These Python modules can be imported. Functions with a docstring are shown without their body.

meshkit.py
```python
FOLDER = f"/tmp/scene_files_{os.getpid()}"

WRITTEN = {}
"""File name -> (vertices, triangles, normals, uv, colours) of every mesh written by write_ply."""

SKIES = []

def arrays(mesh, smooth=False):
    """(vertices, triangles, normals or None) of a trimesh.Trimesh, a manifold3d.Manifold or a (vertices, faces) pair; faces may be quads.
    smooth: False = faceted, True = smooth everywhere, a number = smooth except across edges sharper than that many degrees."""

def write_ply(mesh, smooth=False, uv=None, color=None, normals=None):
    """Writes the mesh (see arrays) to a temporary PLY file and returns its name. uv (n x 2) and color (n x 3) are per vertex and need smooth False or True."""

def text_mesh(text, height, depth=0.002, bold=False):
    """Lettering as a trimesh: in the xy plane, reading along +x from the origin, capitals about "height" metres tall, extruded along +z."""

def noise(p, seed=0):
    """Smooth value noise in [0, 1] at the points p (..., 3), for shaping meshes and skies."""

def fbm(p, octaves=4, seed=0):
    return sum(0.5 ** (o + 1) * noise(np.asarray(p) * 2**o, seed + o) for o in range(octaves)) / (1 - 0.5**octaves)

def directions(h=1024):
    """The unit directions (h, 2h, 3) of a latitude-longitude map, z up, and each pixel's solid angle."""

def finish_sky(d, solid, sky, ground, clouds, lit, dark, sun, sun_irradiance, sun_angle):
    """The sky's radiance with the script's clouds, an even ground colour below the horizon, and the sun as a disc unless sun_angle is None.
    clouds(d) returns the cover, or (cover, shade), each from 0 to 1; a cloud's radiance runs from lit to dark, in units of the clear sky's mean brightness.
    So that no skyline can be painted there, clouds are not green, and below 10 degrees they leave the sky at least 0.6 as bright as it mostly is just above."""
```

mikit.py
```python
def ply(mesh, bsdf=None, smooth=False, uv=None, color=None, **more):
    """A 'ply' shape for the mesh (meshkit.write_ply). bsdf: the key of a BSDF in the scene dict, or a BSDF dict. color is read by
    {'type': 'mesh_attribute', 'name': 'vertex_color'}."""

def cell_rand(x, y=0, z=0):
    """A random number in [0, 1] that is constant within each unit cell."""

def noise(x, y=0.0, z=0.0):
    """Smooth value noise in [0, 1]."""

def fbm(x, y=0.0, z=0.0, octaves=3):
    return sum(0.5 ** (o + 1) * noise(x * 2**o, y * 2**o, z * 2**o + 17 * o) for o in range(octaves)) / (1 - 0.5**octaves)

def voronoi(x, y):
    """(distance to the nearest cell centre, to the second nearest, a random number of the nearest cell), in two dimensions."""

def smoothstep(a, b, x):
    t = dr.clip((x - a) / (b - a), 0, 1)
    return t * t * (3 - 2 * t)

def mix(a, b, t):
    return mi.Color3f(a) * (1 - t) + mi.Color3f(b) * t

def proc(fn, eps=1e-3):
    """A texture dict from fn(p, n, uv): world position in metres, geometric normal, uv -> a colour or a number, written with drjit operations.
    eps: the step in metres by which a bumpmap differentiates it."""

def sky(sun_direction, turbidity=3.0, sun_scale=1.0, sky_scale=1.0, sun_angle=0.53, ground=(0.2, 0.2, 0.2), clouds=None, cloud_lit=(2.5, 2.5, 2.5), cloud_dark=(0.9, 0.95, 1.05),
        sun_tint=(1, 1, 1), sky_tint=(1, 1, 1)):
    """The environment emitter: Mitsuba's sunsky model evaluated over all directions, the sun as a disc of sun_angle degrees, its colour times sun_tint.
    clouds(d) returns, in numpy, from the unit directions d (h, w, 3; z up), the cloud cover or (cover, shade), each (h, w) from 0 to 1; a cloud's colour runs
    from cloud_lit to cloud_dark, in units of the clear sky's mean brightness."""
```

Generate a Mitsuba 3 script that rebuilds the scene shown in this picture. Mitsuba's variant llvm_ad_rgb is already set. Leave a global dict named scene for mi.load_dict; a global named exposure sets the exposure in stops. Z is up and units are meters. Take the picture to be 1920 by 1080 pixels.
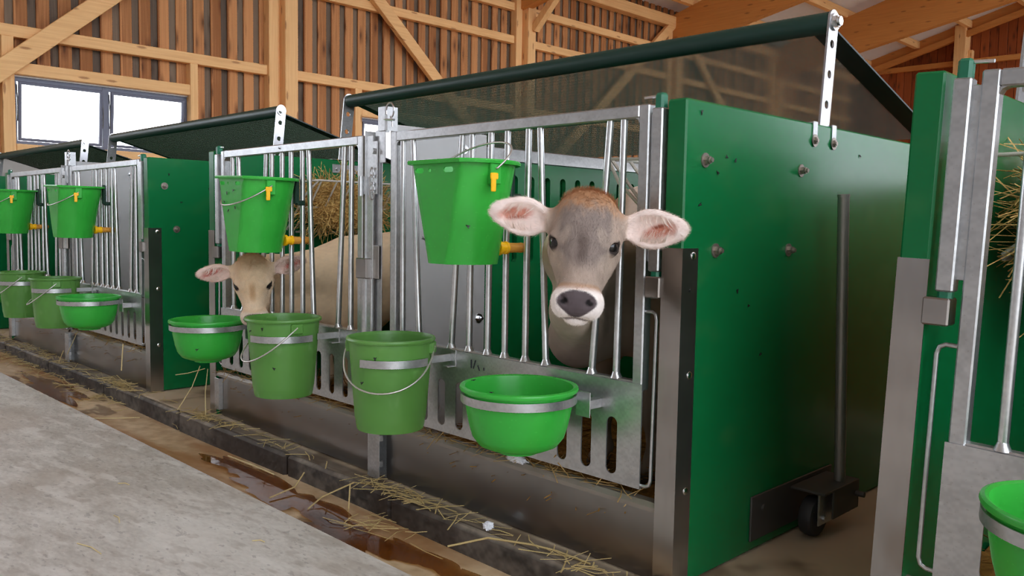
import math, random
import numpy as np, trimesh, manifold3d as m3
import mitsuba as mi, drjit as dr
import mikit, meshkit
from mikit import noise, fbm, voronoi, cell_rand, smoothstep, mix, proc
from shapely.geometry import Polygon, Point, LineString, box as sbox
from shapely.ops import unary_union

random.seed(7); np.random.seed(7)
T = mi.ScalarTransform4f
PI = math.pi
scene, labels = {}, {}

# ------------------------------------------------------------------ camera, sky, exposure
CAM_R = np.array([[0.7064, 0.7077, 0.0169], [0.0661, -0.0421, -0.9969], [-0.7048, 0.7053, -0.0764]])
CAM_C = np.array([1.0596, -1.5987, 0.8427])
M4 = np.eye(4); M4[:3, 0] = -CAM_R[0]; M4[:3, 1] = -CAM_R[1]; M4[:3, 2] = CAM_R[2]; M4[:3, 3] = CAM_C
scene['camera'] = {'type': 'perspective', 'fov': 2*math.degrees(math.atan(960/1571.97)), 'fov_axis': 'x', 'to_world': T(M4), 'near_clip': 0.05, 'far_clip': 300.0}

def cloud_cover(d):
    n = np.sin(d[..., 0]*5+1)*np.sin(d[..., 1]*4+2)*np.sin(d[..., 2]*6)
    return 0.8 + 0.2*n, 0.25 + 0.15*n
scene['sky'] = mikit.sky((0.55, -0.35, 0.75), turbidity=4.0, sun_scale=0.0, clouds=cloud_cover, cloud_lit=(2.2, 2.25, 2.35), cloud_dark=(1.2, 1.25, 1.35), ground=(0.25, 0.24, 0.22))
exposure = 4.1

# ------------------------------------------------------------------ materials
def rgb(r, g, b): return {'type': 'rgb', 'value': [r, g, b]}
def lin(r, g, b):
    f = lambda c: c/12.92 if c <= 0.04045 else ((c+0.055)/1.055)**2.4
    return [f(r/255), f(g/255), f(b/255)]
def mat(key, base, rough=0.5, metal=0.0, spec=0.5, two=True, bump=None, bscale=1.0, **kw):
    b = {'type': 'principled', 'base_color': rgb(*base) if isinstance(base, (list, tuple)) else base, 'roughness': rough, 'metallic': metal, **kw}
    if metal < 1: b['specular'] = spec
    if bump is not None: b = {'type': 'bumpmap', 'arbitrary': {'type': 'proc', **bump} if False else bump, 'scale': bscale, 'bsdf': b}
    scene[key] = {'type': 'twosided', 'bsdf': b} if two else b

def galv_fn(lo, hi, dirt):
    def fn(p, n, uv):
        a = fbm(p.x*38+3, p.y*38, p.z*38, 2)
        b = noise(p.x*150, p.y*150+5, p.z*150)
        c = mix(lo, hi, smoothstep(0.2, 0.8, a*0.6+b*0.4))
        d = smoothstep(0.60, 0.80, fbm(p.x*9+11, p.y*9, p.z*6, 3))*0.5 + smoothstep(0.83, 0.87, noise(p.x*210, p.y*210, p.z*210))*0.5
        return mix(c, dirt, d*0.55)
    return fn
mat('mat_galvanised', proc(galv_fn((.47, .475, .48), (.58, .585, .59), (.34, .325, .305))), rough=0.33, metal=0.88)
mat('mat_bar', proc(galv_fn((.62, .63, .64), (.74, .75, .76), (.48, .45, .40))), rough=0.27, metal=0.9)
def stainless(p, n, uv):
    a = fbm(p.x*3, p.y*3, p.z*7, 3); s = noise(p.x*90, p.y*90, p.z*14)
    c = mix((.34, .32, .305), (.46, .44, .42), smoothstep(0.2, 0.8, a)*0.8+s*0.2)
    return mix(c, (.25, .20, .16), smoothstep(0.55, 0.8, fbm(p.x*5+9, p.y*5, p.z*4, 3))*0.5)
mat('mat_stainless', proc(stainless), rough=0.20, metal=0.95)
def base_steel(p, n, uv):
    a = fbm(p.x*2.2, p.y*3, p.z*6, 3)
    c = mix((.20, .195, .19), (.32, .305, .29), smoothstep(.25, .75, a))
    return mix(c, (.16, .10, .06), smoothstep(0.5, 0.75, fbm(p.x*2.6+9, p.y*5, p.z*3, 3))*0.55)
mat('mat_base_steel', proc(base_steel), rough=0.24, metal=0.9)
mat('mat_dirty_lip', proc(lambda p, n, uv: mix((.26, .22, .18), (.40, .37, .33), fbm(p.x*9, p.y*20, p.z*20, 3))), rough=0.5, metal=0.6)
mat('mat_arm', [.50, .50, .52], rough=0.3, metal=0.9)
mat('mat_shiny_steel', [.80, .81, .83], rough=0.18, metal=1.0)
mat('mat_rusty_bolt', [.36, .31, .27], rough=0.38, metal=0.8)
mat('mat_wire', [.66, .64, .60], rough=0.35, metal=0.8)
mat('mat_rack_wire', [.62, .59, .52], rough=0.5, metal=0.3)
def panel_fn(p, n, uv):
    a = fbm(p.x*2.3, p.y*2.3, p.z*2.3, 3)
    c = mix(lin(10, 98, 52), lin(18, 110, 60), a)
    sc = smoothstep(0.985, 0.995, noise(p.y*170, p.z*5, 3.3))*smoothstep(0.5, .7, noise(p.y*5, p.z*3, 9.0))
    c = mix(c, lin(150, 170, 120), sc*0.35)
    dust = smoothstep(0.55, 0.85, fbm(p.x*7, p.y*7, p.z*9+4, 3))
    return mix(c, lin(70, 120, 70), dust*0.22)
mat('mat_green_panel', proc(panel_fn), rough=0.24, spec=0.32)
mat('mat_green_panel_edge', lin(20, 112, 60), rough=0.4, spec=0.4)
def grey_fn(p, n, uv):
    a = fbm(p.x*4, p.y*4, p.z*6, 3)
    return mix((.37, .37, .365), (.46, .46, .45), a)
mat('mat_grey_panel', proc(grey_fn), rough=0.35, spec=0.5)
def bright_fn(p, n, uv):
    a = fbm(p.x*9, p.y*9, p.z*9, 2)
    c = mix(lin(44, 158, 52), lin(58, 176, 64), a)
    return mix(c, lin(80, 190, 80), smoothstep(0.86, 0.9, noise(p.x*160, p.y*160, p.z*160))*0.3)
mat('mat_bright_green', proc(bright_fn), rough=0.28, spec=0.5)
def teal_fn(p, n, uv): return bright_fn(p, n, uv)
def olive_fn(p, n, uv):
    a = fbm(p.x*6, p.y*6, p.z*6, 3)
    c = mix(lin(76, 130, 54), lin(96, 148, 70), a)
    return mix(c, lin(130, 170, 110), smoothstep(0.62, 0.85, fbm(p.x*25, p.y*25, p.z*12, 3))*0.35)
mat('mat_olive_green', proc(olive_fn), rough=0.36, spec=0.45)
mat('mat_yellow', lin(250, 190, 20), rough=0.35)
mat('mat_teat', lin(214, 150, 62), rough=0.4)
mat('mat_hanger', lin(22, 52, 40), rough=0.4)
mat('mat_green_plastic', lin(28, 104, 76), rough=0.35)
mat('mat_dark_tube', lin(24, 54, 46), rough=0.42, spec=0.4)
mat('mat_dark_hem', lin(14, 30, 30), rough=0.5)
mat('mat_net', lin(52, 74, 52), rough=0.5, spec=0.4)
mat('mat_rubber', [.03, .03, .032], rough=0.55)
mat('mat_dark_steel', [.10, .095, .09], rough=0.5, metal=0.6)
mat('mat_pole', [.34, .32, .29], rough=0.45, metal=0.7)
mat('mat_fly', [.008, .008, .009], rough=0.4)
mat('mat_ink', [.02, .022, .03], rough=0.6)
mat('mat_fluff', [.78, .79, .82], rough=0.95, spec=0.1)

def timber_fn(c0, c1, knot, axis):
    def fn(p, n, uv):
        q = [p.x, p.y, p.z]; l = q.pop(axis)
        g = noise(q[0]*60, q[1]*60, l*2.2)*0.6 + noise(q[0]*160, q[1]*160, l*4.0)*0.4
        c = mix(c0, c1, g)
        d, d2, r = voronoi(l*1.7, (q[0]+q[1])*7.0)
        k = (1-smoothstep(0.05, 0.13, d))*smoothstep(0.45, 0.5, r)
        return mix(c, knot, k*0.7)
    return fn
mat('mat_timber_along', proc(timber_fn(lin(218, 168, 110), lin(240, 196, 138), lin(150, 95, 55), 1)), rough=0.6, spec=0.3)
mat('mat_timber_up', proc(timber_fn(lin(218, 168, 110), lin(240, 197, 140), lin(150, 95, 55), 2)), rough=0.6, spec=0.3)
mat('mat_glulam', proc(timber_fn(lin(186, 122, 62), lin(206, 142, 78), lin(140, 85, 45), 0)), rough=0.55, spec=0.3)
def board_fn(ax, pitch, c0, c1, knot, off):
    def fn(p, n, uv):
        a = p.y if ax == 1 else p.x
        cell = dr.floor((a+off)/pitch)
        r0 = cell_rand(cell, 3, 1); r1 = cell_rand(cell, 9, 4)
        g = noise(a*110+r1*40, p.z*1.8, r0*30)*0.6 + noise(a*300, p.z*5, r1*9)*0.4
        c = mix(c0, c1, smoothstep(0.15, 0.85, g*0.5+r0*0.5))
        d, d2, r = voronoi((a+off)/pitch*1.15+r0, p.z*1.7+r1*20)
        k = (1-smoothstep(0.06, 0.30, d))*smoothstep(0.25, 0.3, r)
        k2 = (1-smoothstep(0.02, 0.12, d))*smoothstep(0.25, 0.3, r)
        return mix(mix(c, knot, k*0.55), (.06, .025, .01), k2*0.6)
    return fn
mat('mat_board', proc(board_fn(1, .215, lin(144, 92, 52), lin(200, 142, 92), lin(96, 50, 24), 0.9)), rough=0.65, spec=0.25)
mat('mat_backing', proc(board_fn(1, .215, lin(92, 80, 70), lin(130, 112, 94), lin(62, 48, 40), 0.79)), rough=0.75, spec=0.2)
mat('mat_red_board', proc(board_fn(0, .2, lin(128, 62, 28), lin(156, 82, 40), lin(90, 40, 18), 0.0)), rough=0.6, spec=0.3)
mat('mat_ceiling', [.72, .73, .75], rough=0.7)
def base_wall(p, n, uv): return mix((.36, .34, .31), (.44, .42, .39), fbm(p.x*3, p.y*3, p.z*3, 3))
mat('mat_concrete_wall', proc(base_wall), rough=0.85, spec=0.2)
mat('mat_front_wall', [.50, .50, .50], rough=0.85, spec=0.2)
mat('mat_window_frame', [.10, .11, .16], rough=0.4)
mat('mat_white_trim', [.75, .75, .76], rough=0.5)
scene['mat_pane'] = {'type': 'thindielectric', 'int_ior': 1.5}

def walk_fn(p, n, uv):
    a = fbm(p.x*.9+2, p.y*1.6, 0.0, 4); b = fbm(p.x*5+p.y*2, p.y*15-p.x*2, 3.0, 4); s = fbm(p.x*60, p.y*130, 1.0, 3)
    c = mix(lin(166, 159, 150), lin(206, 201, 194), smoothstep(0.2, 0.8, a*0.4+b*0.35+s*0.25))
    c = mix(c, lin(164, 150, 136), smoothstep(0.50, 0.85, fbm(p.x*2.1+7, p.y*3.0+1, 8.0, 4))*0.5)
    c = mix(c, lin(220, 216, 210), smoothstep(0.55, 0.75, fbm(p.x*7+7, p.y*26-p.x*3+1, 2.0, 4))*0.35)
    c = mix(c, lin(150, 138, 126), smoothstep(0.58, 0.78, fbm(p.x*14+3, p.y*40+9-p.x*4, 5.0, 4))*0.35)
    return mix(c, lin(120, 112, 106), smoothstep(0.70, 0.80, fbm(p.x*40, p.y*90, 7.0, 3))*0.35)
mat('mat_walkway', proc(walk_fn), rough=0.7, spec=0.3, bump=proc(lambda p, n, uv: fbm(p.x*60, p.y*60, 0.0, 3), eps=.003), bscale=0.002)
def slab_fn(p, n, uv):
    a = fbm(p.x*2+2, p.y*2, 0.0, 4)
    c = mix(lin(166, 146, 122), lin(196, 178, 154), a)
    g = smoothstep(.025, -.004, p.y+.02*(a-.5))*dr.maximum(smoothstep(-2.44, -2.38, p.x)*smoothstep(.06, .0, p.x), smoothstep(-2.96, -3.02, p.x))
    c = mix(c, mix(lin(78, 68, 58), lin(128, 116, 102), fbm(p.x*16, p.y*30, 1.0, 3)), g*.9)
    return mix(c, lin(84, 64, 46), smoothstep(0.52, 0.75, fbm(p.x*4+3, p.y*4, 5.0, 4))*0.7)
mat('mat_slab', proc(slab_fn), rough=0.7, spec=0.3)
def kerb_fn(p, n, uv):
    a = fbm(p.x*5, p.y*9, p.z*9, 4); b = fbm(p.x*34, p.y*34, p.z*34, 3)
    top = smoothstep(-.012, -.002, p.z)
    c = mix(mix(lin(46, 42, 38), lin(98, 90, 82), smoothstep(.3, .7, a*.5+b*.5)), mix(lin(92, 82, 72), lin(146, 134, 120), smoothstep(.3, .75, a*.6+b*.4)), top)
    wet = smoothstep(.46, .60, fbm(p.x*2.2+8, p.y*5, 2.0, 4))
    return mix(c, lin(40, 28, 20), wet*.75)
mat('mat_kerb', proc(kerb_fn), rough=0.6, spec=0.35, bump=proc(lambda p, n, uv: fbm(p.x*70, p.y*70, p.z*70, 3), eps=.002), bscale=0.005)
def gutter_fn(p, n, uv):
    a = fbm(p.x*2.4+5, p.y*5, 0.0, 4); b = fbm(p.x*24, p.y*24, 3.0, 3)
    c = mix(lin(168, 138, 104), lin(204, 178, 144), smoothstep(.25, .75, a*.6+b*.4))
    wet = smoothstep(0.40, 0.60, fbm(p.x*1.6+1.3, p.y*5.5, 4.0, 5))
    c = mix(c, lin(150, 100, 52), wet*0.7)
    return mix(c, lin(66, 36, 16), smoothstep(0.58, 0.66, fbm(p.x*3.4+4.4, p.y*9+2, 9.0, 4))*.6)
mat('mat_gutter', proc(gutter_fn), rough=0.5, spec=0.4)
def outside_fn(p, n, uv): return mix((.22, .21, .19), (.30, .28, .25), fbm(p.x*.5, p.y*.5, 0.0, 3))
scene['mat_puddle'] = {'type': 'blendbsdf', 'weight': 0.22,
    'a': {'type': 'thindielectric', 'int_ior': 1.33, 'specular_transmittance': rgb(.72, .46, .20)},
    'b': {'type': 'twosided', 'bsdf': {'type': 'principled', 'base_color': rgb(.045, .018, .005), 'roughness': 0.06, 'specular': 0.5}}}
for k, (c0) in enumerate([lin(184, 162, 112), lin(160, 130, 80), lin(208, 190, 142)]):
    mat('mat_straw_%d' % k, c0, rough=0.6, spec=0.3)
mat('mat_hay', proc(lambda p, n, uv: mix(lin(160, 122, 64), lin(224, 192, 122), cell_rand(p.x*90, p.y*90, p.z*90))), rough=0.65, spec=0.3)
mat('mat_bedding', proc(lambda p, n, uv: mix(lin(70, 42, 16), lin(170, 124, 58), fbm(p.x*60, p.y*60, p.z*60, 3))), rough=0.8, spec=0.2)
def fur(key):
    fn = lambda p, n, uv: noise(p.x*260, p.y*260, p.z*90)
    scene[key] = {'type': 'bumpmap', 'tex': proc(lambda p, n, uv: noise(p.x*300, p.y*300, p.z*110)*.6+noise(p.x*700, p.y*700, p.z*240)*.4, eps=.0012), 'scale': 0.0022,
                  'bsdf': {'type': 'principled', 'base_color': {'type': 'mesh_attribute', 'name': 'vertex_color'}, 'roughness': 0.8, 'specular': 0.15, 'sheen': 0.35}}
fur('mat_fur')
scene['mat_hair'] = {'type': 'twosided', 'bsdf': {'type': 'principled', 'base_color': {'type': 'mesh_attribute', 'name': 'vertex_color'}, 'roughness': 0.7, 'specular': 0.2}}
mat('mat_ear_hair', lin(232, 220, 208), rough=0.6, spec=0.3)
mat('mat_eye', [.010, .008, .008], rough=0.08, spec=0.6)

# ------------------------------------------------------------------ mesh helpers
_UB = None
def cbox(x0, x1, y0, y1, z0, z1, c=0.0):
    """box with chamfered edges -> (v, f)"""
    global _UB
    x0, x1 = sorted((x0, x1)); y0, y1 = sorted((y0, y1)); z0, z1 = sorted((z0, z1))
    s = np.array([x1-x0, y1-y0, z1-z0])/2; m = np.array([x1+x0, y1+y0, z1+z0])/2
    if c <= 0:
        b = trimesh.creation.box(extents=s*2); return np.array(b.vertices)+m, np.array(b.faces)
    c = min(c, s.min()*0.9)
    if _UB is None:
        pts = []
        for ax in range(3):
            for sx in (-1, 1):
                for sy in (-1, 1):
                    for sz in (-1, 1):
                        sg = np.array([sx, sy, sz], float); code = sg*(1.0); code[ax] *= 1.0
                        t = sg*0.7; t[ax] = sg[ax]; pts.append((t, sg, ax))
        P_ = np.array([t for t, _, _ in pts])
        h = trimesh.convex.convex_hull(P_)
        idx = [int(np.argmin(np.abs(P_-v).sum(1))) for v in h.vertices]
        _UB = ([(pts[i][1], pts[i][2]) for i in idx], np.array(h.faces))
    vs = []
    for sg, ax in _UB[0]:
        v = sg*(s-c); v[ax] = sg[ax]*s[ax]; vs.append(v)
    return np.array(vs)+m, _UB[1]

def frame_of(d):
    d = d/np.linalg.norm(d); u = np.cross(d, [0, 0, 1] if abs(d[2]) < .9 else [1, 0, 0]); u /= np.linalg.norm(u)
    return u, np.cross(d, u), d

def cyl(p0, p1, r, n=12, r1=None, caps=True):
    p0, p1 = np.array(p0, float), np.array(p1, float); u, w, d = frame_of(p1-p0); r1 = r if r1 is None else r1
    a = np.arange(n)*2*PI/n; ring = np.cos(a)[:, None]*u+np.sin(a)[:, None]*w
    v = np.vstack([p0+ring*r, p1+ring*r1]); i = np.arange(n); j = (i+1) % n
    f = np.vstack([np.stack([i, j, j+n], 1), np.stack([i, j+n, i+n], 1)])
    if caps:
        v = np.vstack([v, p0, p1]); f = np.vstack([f, np.stack([j, i, i*0+2*n], 1), np.stack([i+n, j+n, i*0+2*n+1], 1)])
    return v, f

def tube(path, r, n=8, closed=False, radii=None):
    P_ = np.array(path, float); k = len(P_)
    tan = np.gradient(P_, axis=0) if not closed else np.roll(P_, -1, 0)-np.roll(P_, 1, 0)
    tan /= np.linalg.norm(tan, axis=1, keepdims=True)
    u, _, _ = frame_of(tan[0]); vs = []
    a = np.arange(n)*2*PI/n
    for q in range(k):
        u = u-tan[q]*(u@tan[q]); u /= np.linalg.norm(u); w = np.cross(tan[q], u)
        rr = r if radii is None else radii[q]
        vs.append(P_[q]+rr*(np.cos(a)[:, None]*u+np.sin(a)[:, None]*w))
    v = np.vstack(vs); f = []; i = np.arange(n); j = (i+1) % n
    for q in range(k if closed else k-1):
        b, c = q*n, ((q+1) % k)*n
        f += [np.stack([b+i, b+j, c+j], 1), np.stack([b+i, c+j, c+i], 1)]
    if not closed:
        v = np.vstack([v, P_[0], P_[-1]])
        f += [np.stack([j, i, i*0+k*n], 1), np.stack([i+(k-1)*n, j+(k-1)*n, i*0+k*n+1], 1)]
    return v, np.vstack(f)

def lathe(profile, n=48):
    """profile (r, z) list from the outside bottom round to the inside; closed by axis points if r=0"""
    pr = np.array(profile, float); k = len(pr); a = np.arange(n)*2*PI/n
    v = np.stack([pr[:, None, 0]*np.cos(a), pr[:, None, 0]*np.sin(a), np.repeat(pr[:, None, 1], n, 1)], -1).reshape(-1, 3)
    f = []; i = np.arange(n); j = (i+1) % n
    for q in range(k-1):
        b, c = q*n, (q+1)*n
        f += [np.stack([b+i, b+j, c+j], 1), np.stack([b+i, c+j, c+i], 1)]
    return v, np.vstack(f)

def loft(rings):
    k, n = len(rings), len(rings[0]); v = np.vstack(rings); f = []; i = np.arange(n); j = (i+1) % n
    for q in range(k-1):
        b, c = q*n, (q+1)*n
        f += [np.stack([b+i, b+j, c+j], 1), np.stack([b+i, c+j, c+i], 1)]
    v = np.vstack([v, rings[0].mean(0), rings[-1].mean(0)])
    f += [np.stack([j, i, i*0+k*n], 1), np.stack([i+(k-1)*n, j+(k-1)*n, i*0+k*n+1], 1)]
    return v, np.vstack(f)

def plate(poly, thick, plane='xz', off=0.0):
    """shapely polygon (a, b) extruded. plane xz: a=x b=z, spans y off..off+thick; plane yz: a=y b=z, spans x off..off+thick; plane xy: z"""
    m = trimesh.creation.extrude_polygon(poly, thick, engine='earcut') if False else _extrude(poly, thick)
    v, f = m
    if plane == 'xz': v = np.stack([v[:, 0], off+thick-v[:, 2], v[:, 1]], 1)
    elif plane == 'yz': v = np.stack([off+v[:, 2], v[:, 0], v[:, 1]], 1)
    else: v = v+np.array([0, 0, off])
    return v, f

def _extrude(poly, h):
    polys = [poly] if poly.geom_type == 'Polygon' else list(poly.geoms)
    cs = []
    for p in polys:
        p = p.buffer(0); rings = [np.array(p.exterior.coords)[:-1]]+[np.array(r.coords)[:-1] for r in p.interiors]
        cs += rings
    m = m3.Manifold.extrude(m3.CrossSection(cs, m3.FillRule.EvenOdd), h).to_mesh()
    return np.array(m.vert_properties[:, :3], float), np.array(m.tri_verts, int)

def join(*ms):
    v, f, o = [], [], 0
    for m in ms:
        a, b = np.asarray(m[0], float), np.asarray(m[1]); v.append(a); f.append(b+o); o += len(a)
    return np.vstack(v), np.vstack(f)
def mv(m, R=None, t=(0, 0, 0)):
    v = np.asarray(m[0], float)
    if R is not None: v = v@np.asarray(R).T
    return v+np.array(t), m[1]
def rotz(a): c, s = math.cos(a), math.sin(a); return np.array([[c, -s, 0], [s, c, 0], [0, 0, 1.0]])
def rotx(a): c, s = math.cos(a), math.sin(a); return np.array([[1.0, 0, 0], [0, c, -s], [0, s, c]])
def roty(a): c, s = math.cos(a), math.sin(a); return np.array([[c, 0, s], [0, 1.0, 0], [-s, 0, c]])
def man(m):
    a = trimesh.Trimesh(np.asarray(m[0]), np.asarray(m[1]), process=True)
    return m3.Manifold(m3.Mesh(vert_properties=np.array(a.vertices, np.float32), tri_verts=np.array(a.faces, np.uint32)))
def unman(m): q = m.to_mesh(); return np.array(q.vert_properties[:, :3], float), np.array(q.tri_verts, int)
def beam(p0, p1, w, h, up=(0, 0, 1), c=0.006):
    """rectangular timber from p0 to p1, w across, h in the up direction"""
    p0, p1 = np.array(p0, float), np.array(p1, float); d = p1-p0; L = np.linalg.norm(d); d /= L
    s = np.cross(d, up); s /= np.linalg.norm(s); u = np.cross(s, d)
    v, f = cbox(0, L, -w/2, w/2, -h/2, h/2, c)
    return v@np.array([d, -s, u])+p0, f

_used = {}
def numbered(key):
    n = _used.get(key, 0); _used[key] = n+1
    return key if n == 0 else '%s_%03d' % (key, n)
def put(key, mesh, m, smooth=35, tw=None, **kw):
    s = mikit.ply(mesh, m, smooth=smooth, **kw)
    if tw is not None: s['to_world'] = tw
    scene[key] = s
    return s
def struct(name, mesh, m, smooth=35, **kw):
    key = numbered(name); put(key, mesh, m, smooth, **kw); labels.setdefault(key, {})['kind'] = 'structure'; return key
def tag(key, label, cat, group=None, kind=None):
    labels[key] = {'label': label, 'category': cat}
    if group: labels[key]['group'] = group
    if kind: labels[key]['kind'] = kind
    return key
def part(parent, name, mesh, m, smooth=35, **kw):
    key = numbered(parent+'__'+name); put(key, mesh, m, smooth, **kw); return key

# ------------------------------------------------------------------ the barn: floor
WALK_Z, GUT_Z = -0.03, -0.078
k = struct('floor', join(cbox(-9.0, 9.0, -7.4, -0.335, -0.20, WALK_Z, 0.006)), 'mat_walkway')
k = part('floor', 'slab', cbox(-9.0, 9.0, -0.045, 21.6, -0.2, 0.0, 0.004), 'mat_slab')
labels[k] = {'label': 'beige concrete slab under the pens'}
# gutter with a gently dished bottom
gx = np.linspace(-9, 9, 140); gy = np.linspace(-0.345, -0.06, 9)
gv = np.array([[x, y, GUT_Z + 0.018*((y+0.19)/0.145)**2*(1 if y < -.19 else .1) + 0.004*math.sin(x*3.1+y*9)] for x in gx for y in gy])
gf = []
for i in range(len(gx)-1):
    for j in range(len(gy)-1):
        a = i*len(gy)+j; b = a+len(gy); gf.append([a, b, b+1, a+1])
gf = np.array(gf)
k = part('floor', 'gutter', (gv, gf), 'mat_gutter', True)
labels[k] = {'label': 'brown stained drainage gutter'}
# kerb stones, about 0.55 m and 0.35 m long as seen
rs = random.Random(5)
xs = [-9.0]
while xs[-1] < 4.5: xs.append(xs[-1]+rs.choice([0.62, 1.0, 0.9]))
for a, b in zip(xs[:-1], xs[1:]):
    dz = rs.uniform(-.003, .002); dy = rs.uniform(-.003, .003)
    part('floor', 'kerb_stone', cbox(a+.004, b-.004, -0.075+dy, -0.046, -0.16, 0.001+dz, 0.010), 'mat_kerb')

# puddles: water sheets lying in the gutter
def blob(cx, cy, lx, ly, seed, n=110):
    r = random.Random(seed); ph = [r.uniform(0, 6.28) for _ in range(5)]
    pts = []
    for i in range(n):
        a = i*2*PI/n; w = 1+.18*math.sin(2*a+ph[0])+.16*math.sin(3*a+ph[1])+.13*math.sin(5*a+ph[2])+.10*math.sin(9*a+ph[3])+.06*math.sin(14*a+ph[4])
        pts.append((cx+lx*w*math.cos(a), min(-.077, max(-.333, cy+ly*w*math.sin(a)))))
    return Polygon(pts).buffer(0)
def puddle(poly, z, label):
    k = numbered('puddle')
    polys = [poly] if poly.geom_type == 'Polygon' else list(poly.geoms)
    v, f = _extrude(poly, 0.001); top = v[:, 2] > 0.0005
    f = f[top[f].all(1)]; v = v+np.array([0, 0, z])
    put(k, (v, f), 'mat_puddle', False); tag(k, label, 'puddle')
puddle(unary_union([blob(-1.75, -.17, .22, .055, 3), blob(-1.36, -.20, .30, .085, 4)]), GUT_Z+.010, 'amber brown puddle in the gutter below the two olive pails')
puddle(unary_union([blob(-.93, -.25, .22, .075, 8), blob(-.60, -.20, .24, .040, 9), blob(-.38, -.19, .22, .03, 12)]), GUT_Z+.012, 'dark brown puddle in the gutter in front of the near kerb edge')
puddle(blob(-3.75, -.21, .50, .075, 5), GUT_Z+.011, 'dark puddle in the gutter in front of the far left double pen')

# ------------------------------------------------------------------ the barn: walls and roof
WX, WB = -9.0, 21.6
struct('wall_left', cbox(WX-.25, WX+.02, -7.4, WB, -0.2, 1.50, 0.01), 'mat_concrete_wall')
W1, W2 = (1.0, 2.83), (5.33, 7.16)      # window spans along y
WZ0, WZ1 = 1.60, 2.30
def board_spans(y0, y1, z0, z1):
    for a, b in (W1, W2):
        if y1 > a-.06 and y0 < b+.06: return [(z0, WZ0-.04), (WZ1+.04, z1)]
    return [(z0, z1)]
TOPZ = 5.35
rb = random.Random(11)
for i in range(82):
    yc = -.64+i*.215
    for (z0, z1) in board_spans(yc-.065, yc+.065, 1.42, TOPZ):
        if z1-z0 < .1: continue
        dx = rb.uniform(-.004, .004)
        part('wall_left', 'board', cbox(WX-.012+dx, WX+.013+dx, yc-.065, yc+.065, z0, z1, .003), 'mat_board')
    yc += .1075
    for (z0, z1) in board_spans(yc-.06, yc+.06, 1.42, TOPZ):
        if z1-z0 < .1: continue
        part('wall_left', 'backing_board', cbox(WX-.042, WX-.016, yc-.068, yc+.068, z0, z1, .003), 'mat_backing')
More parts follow.
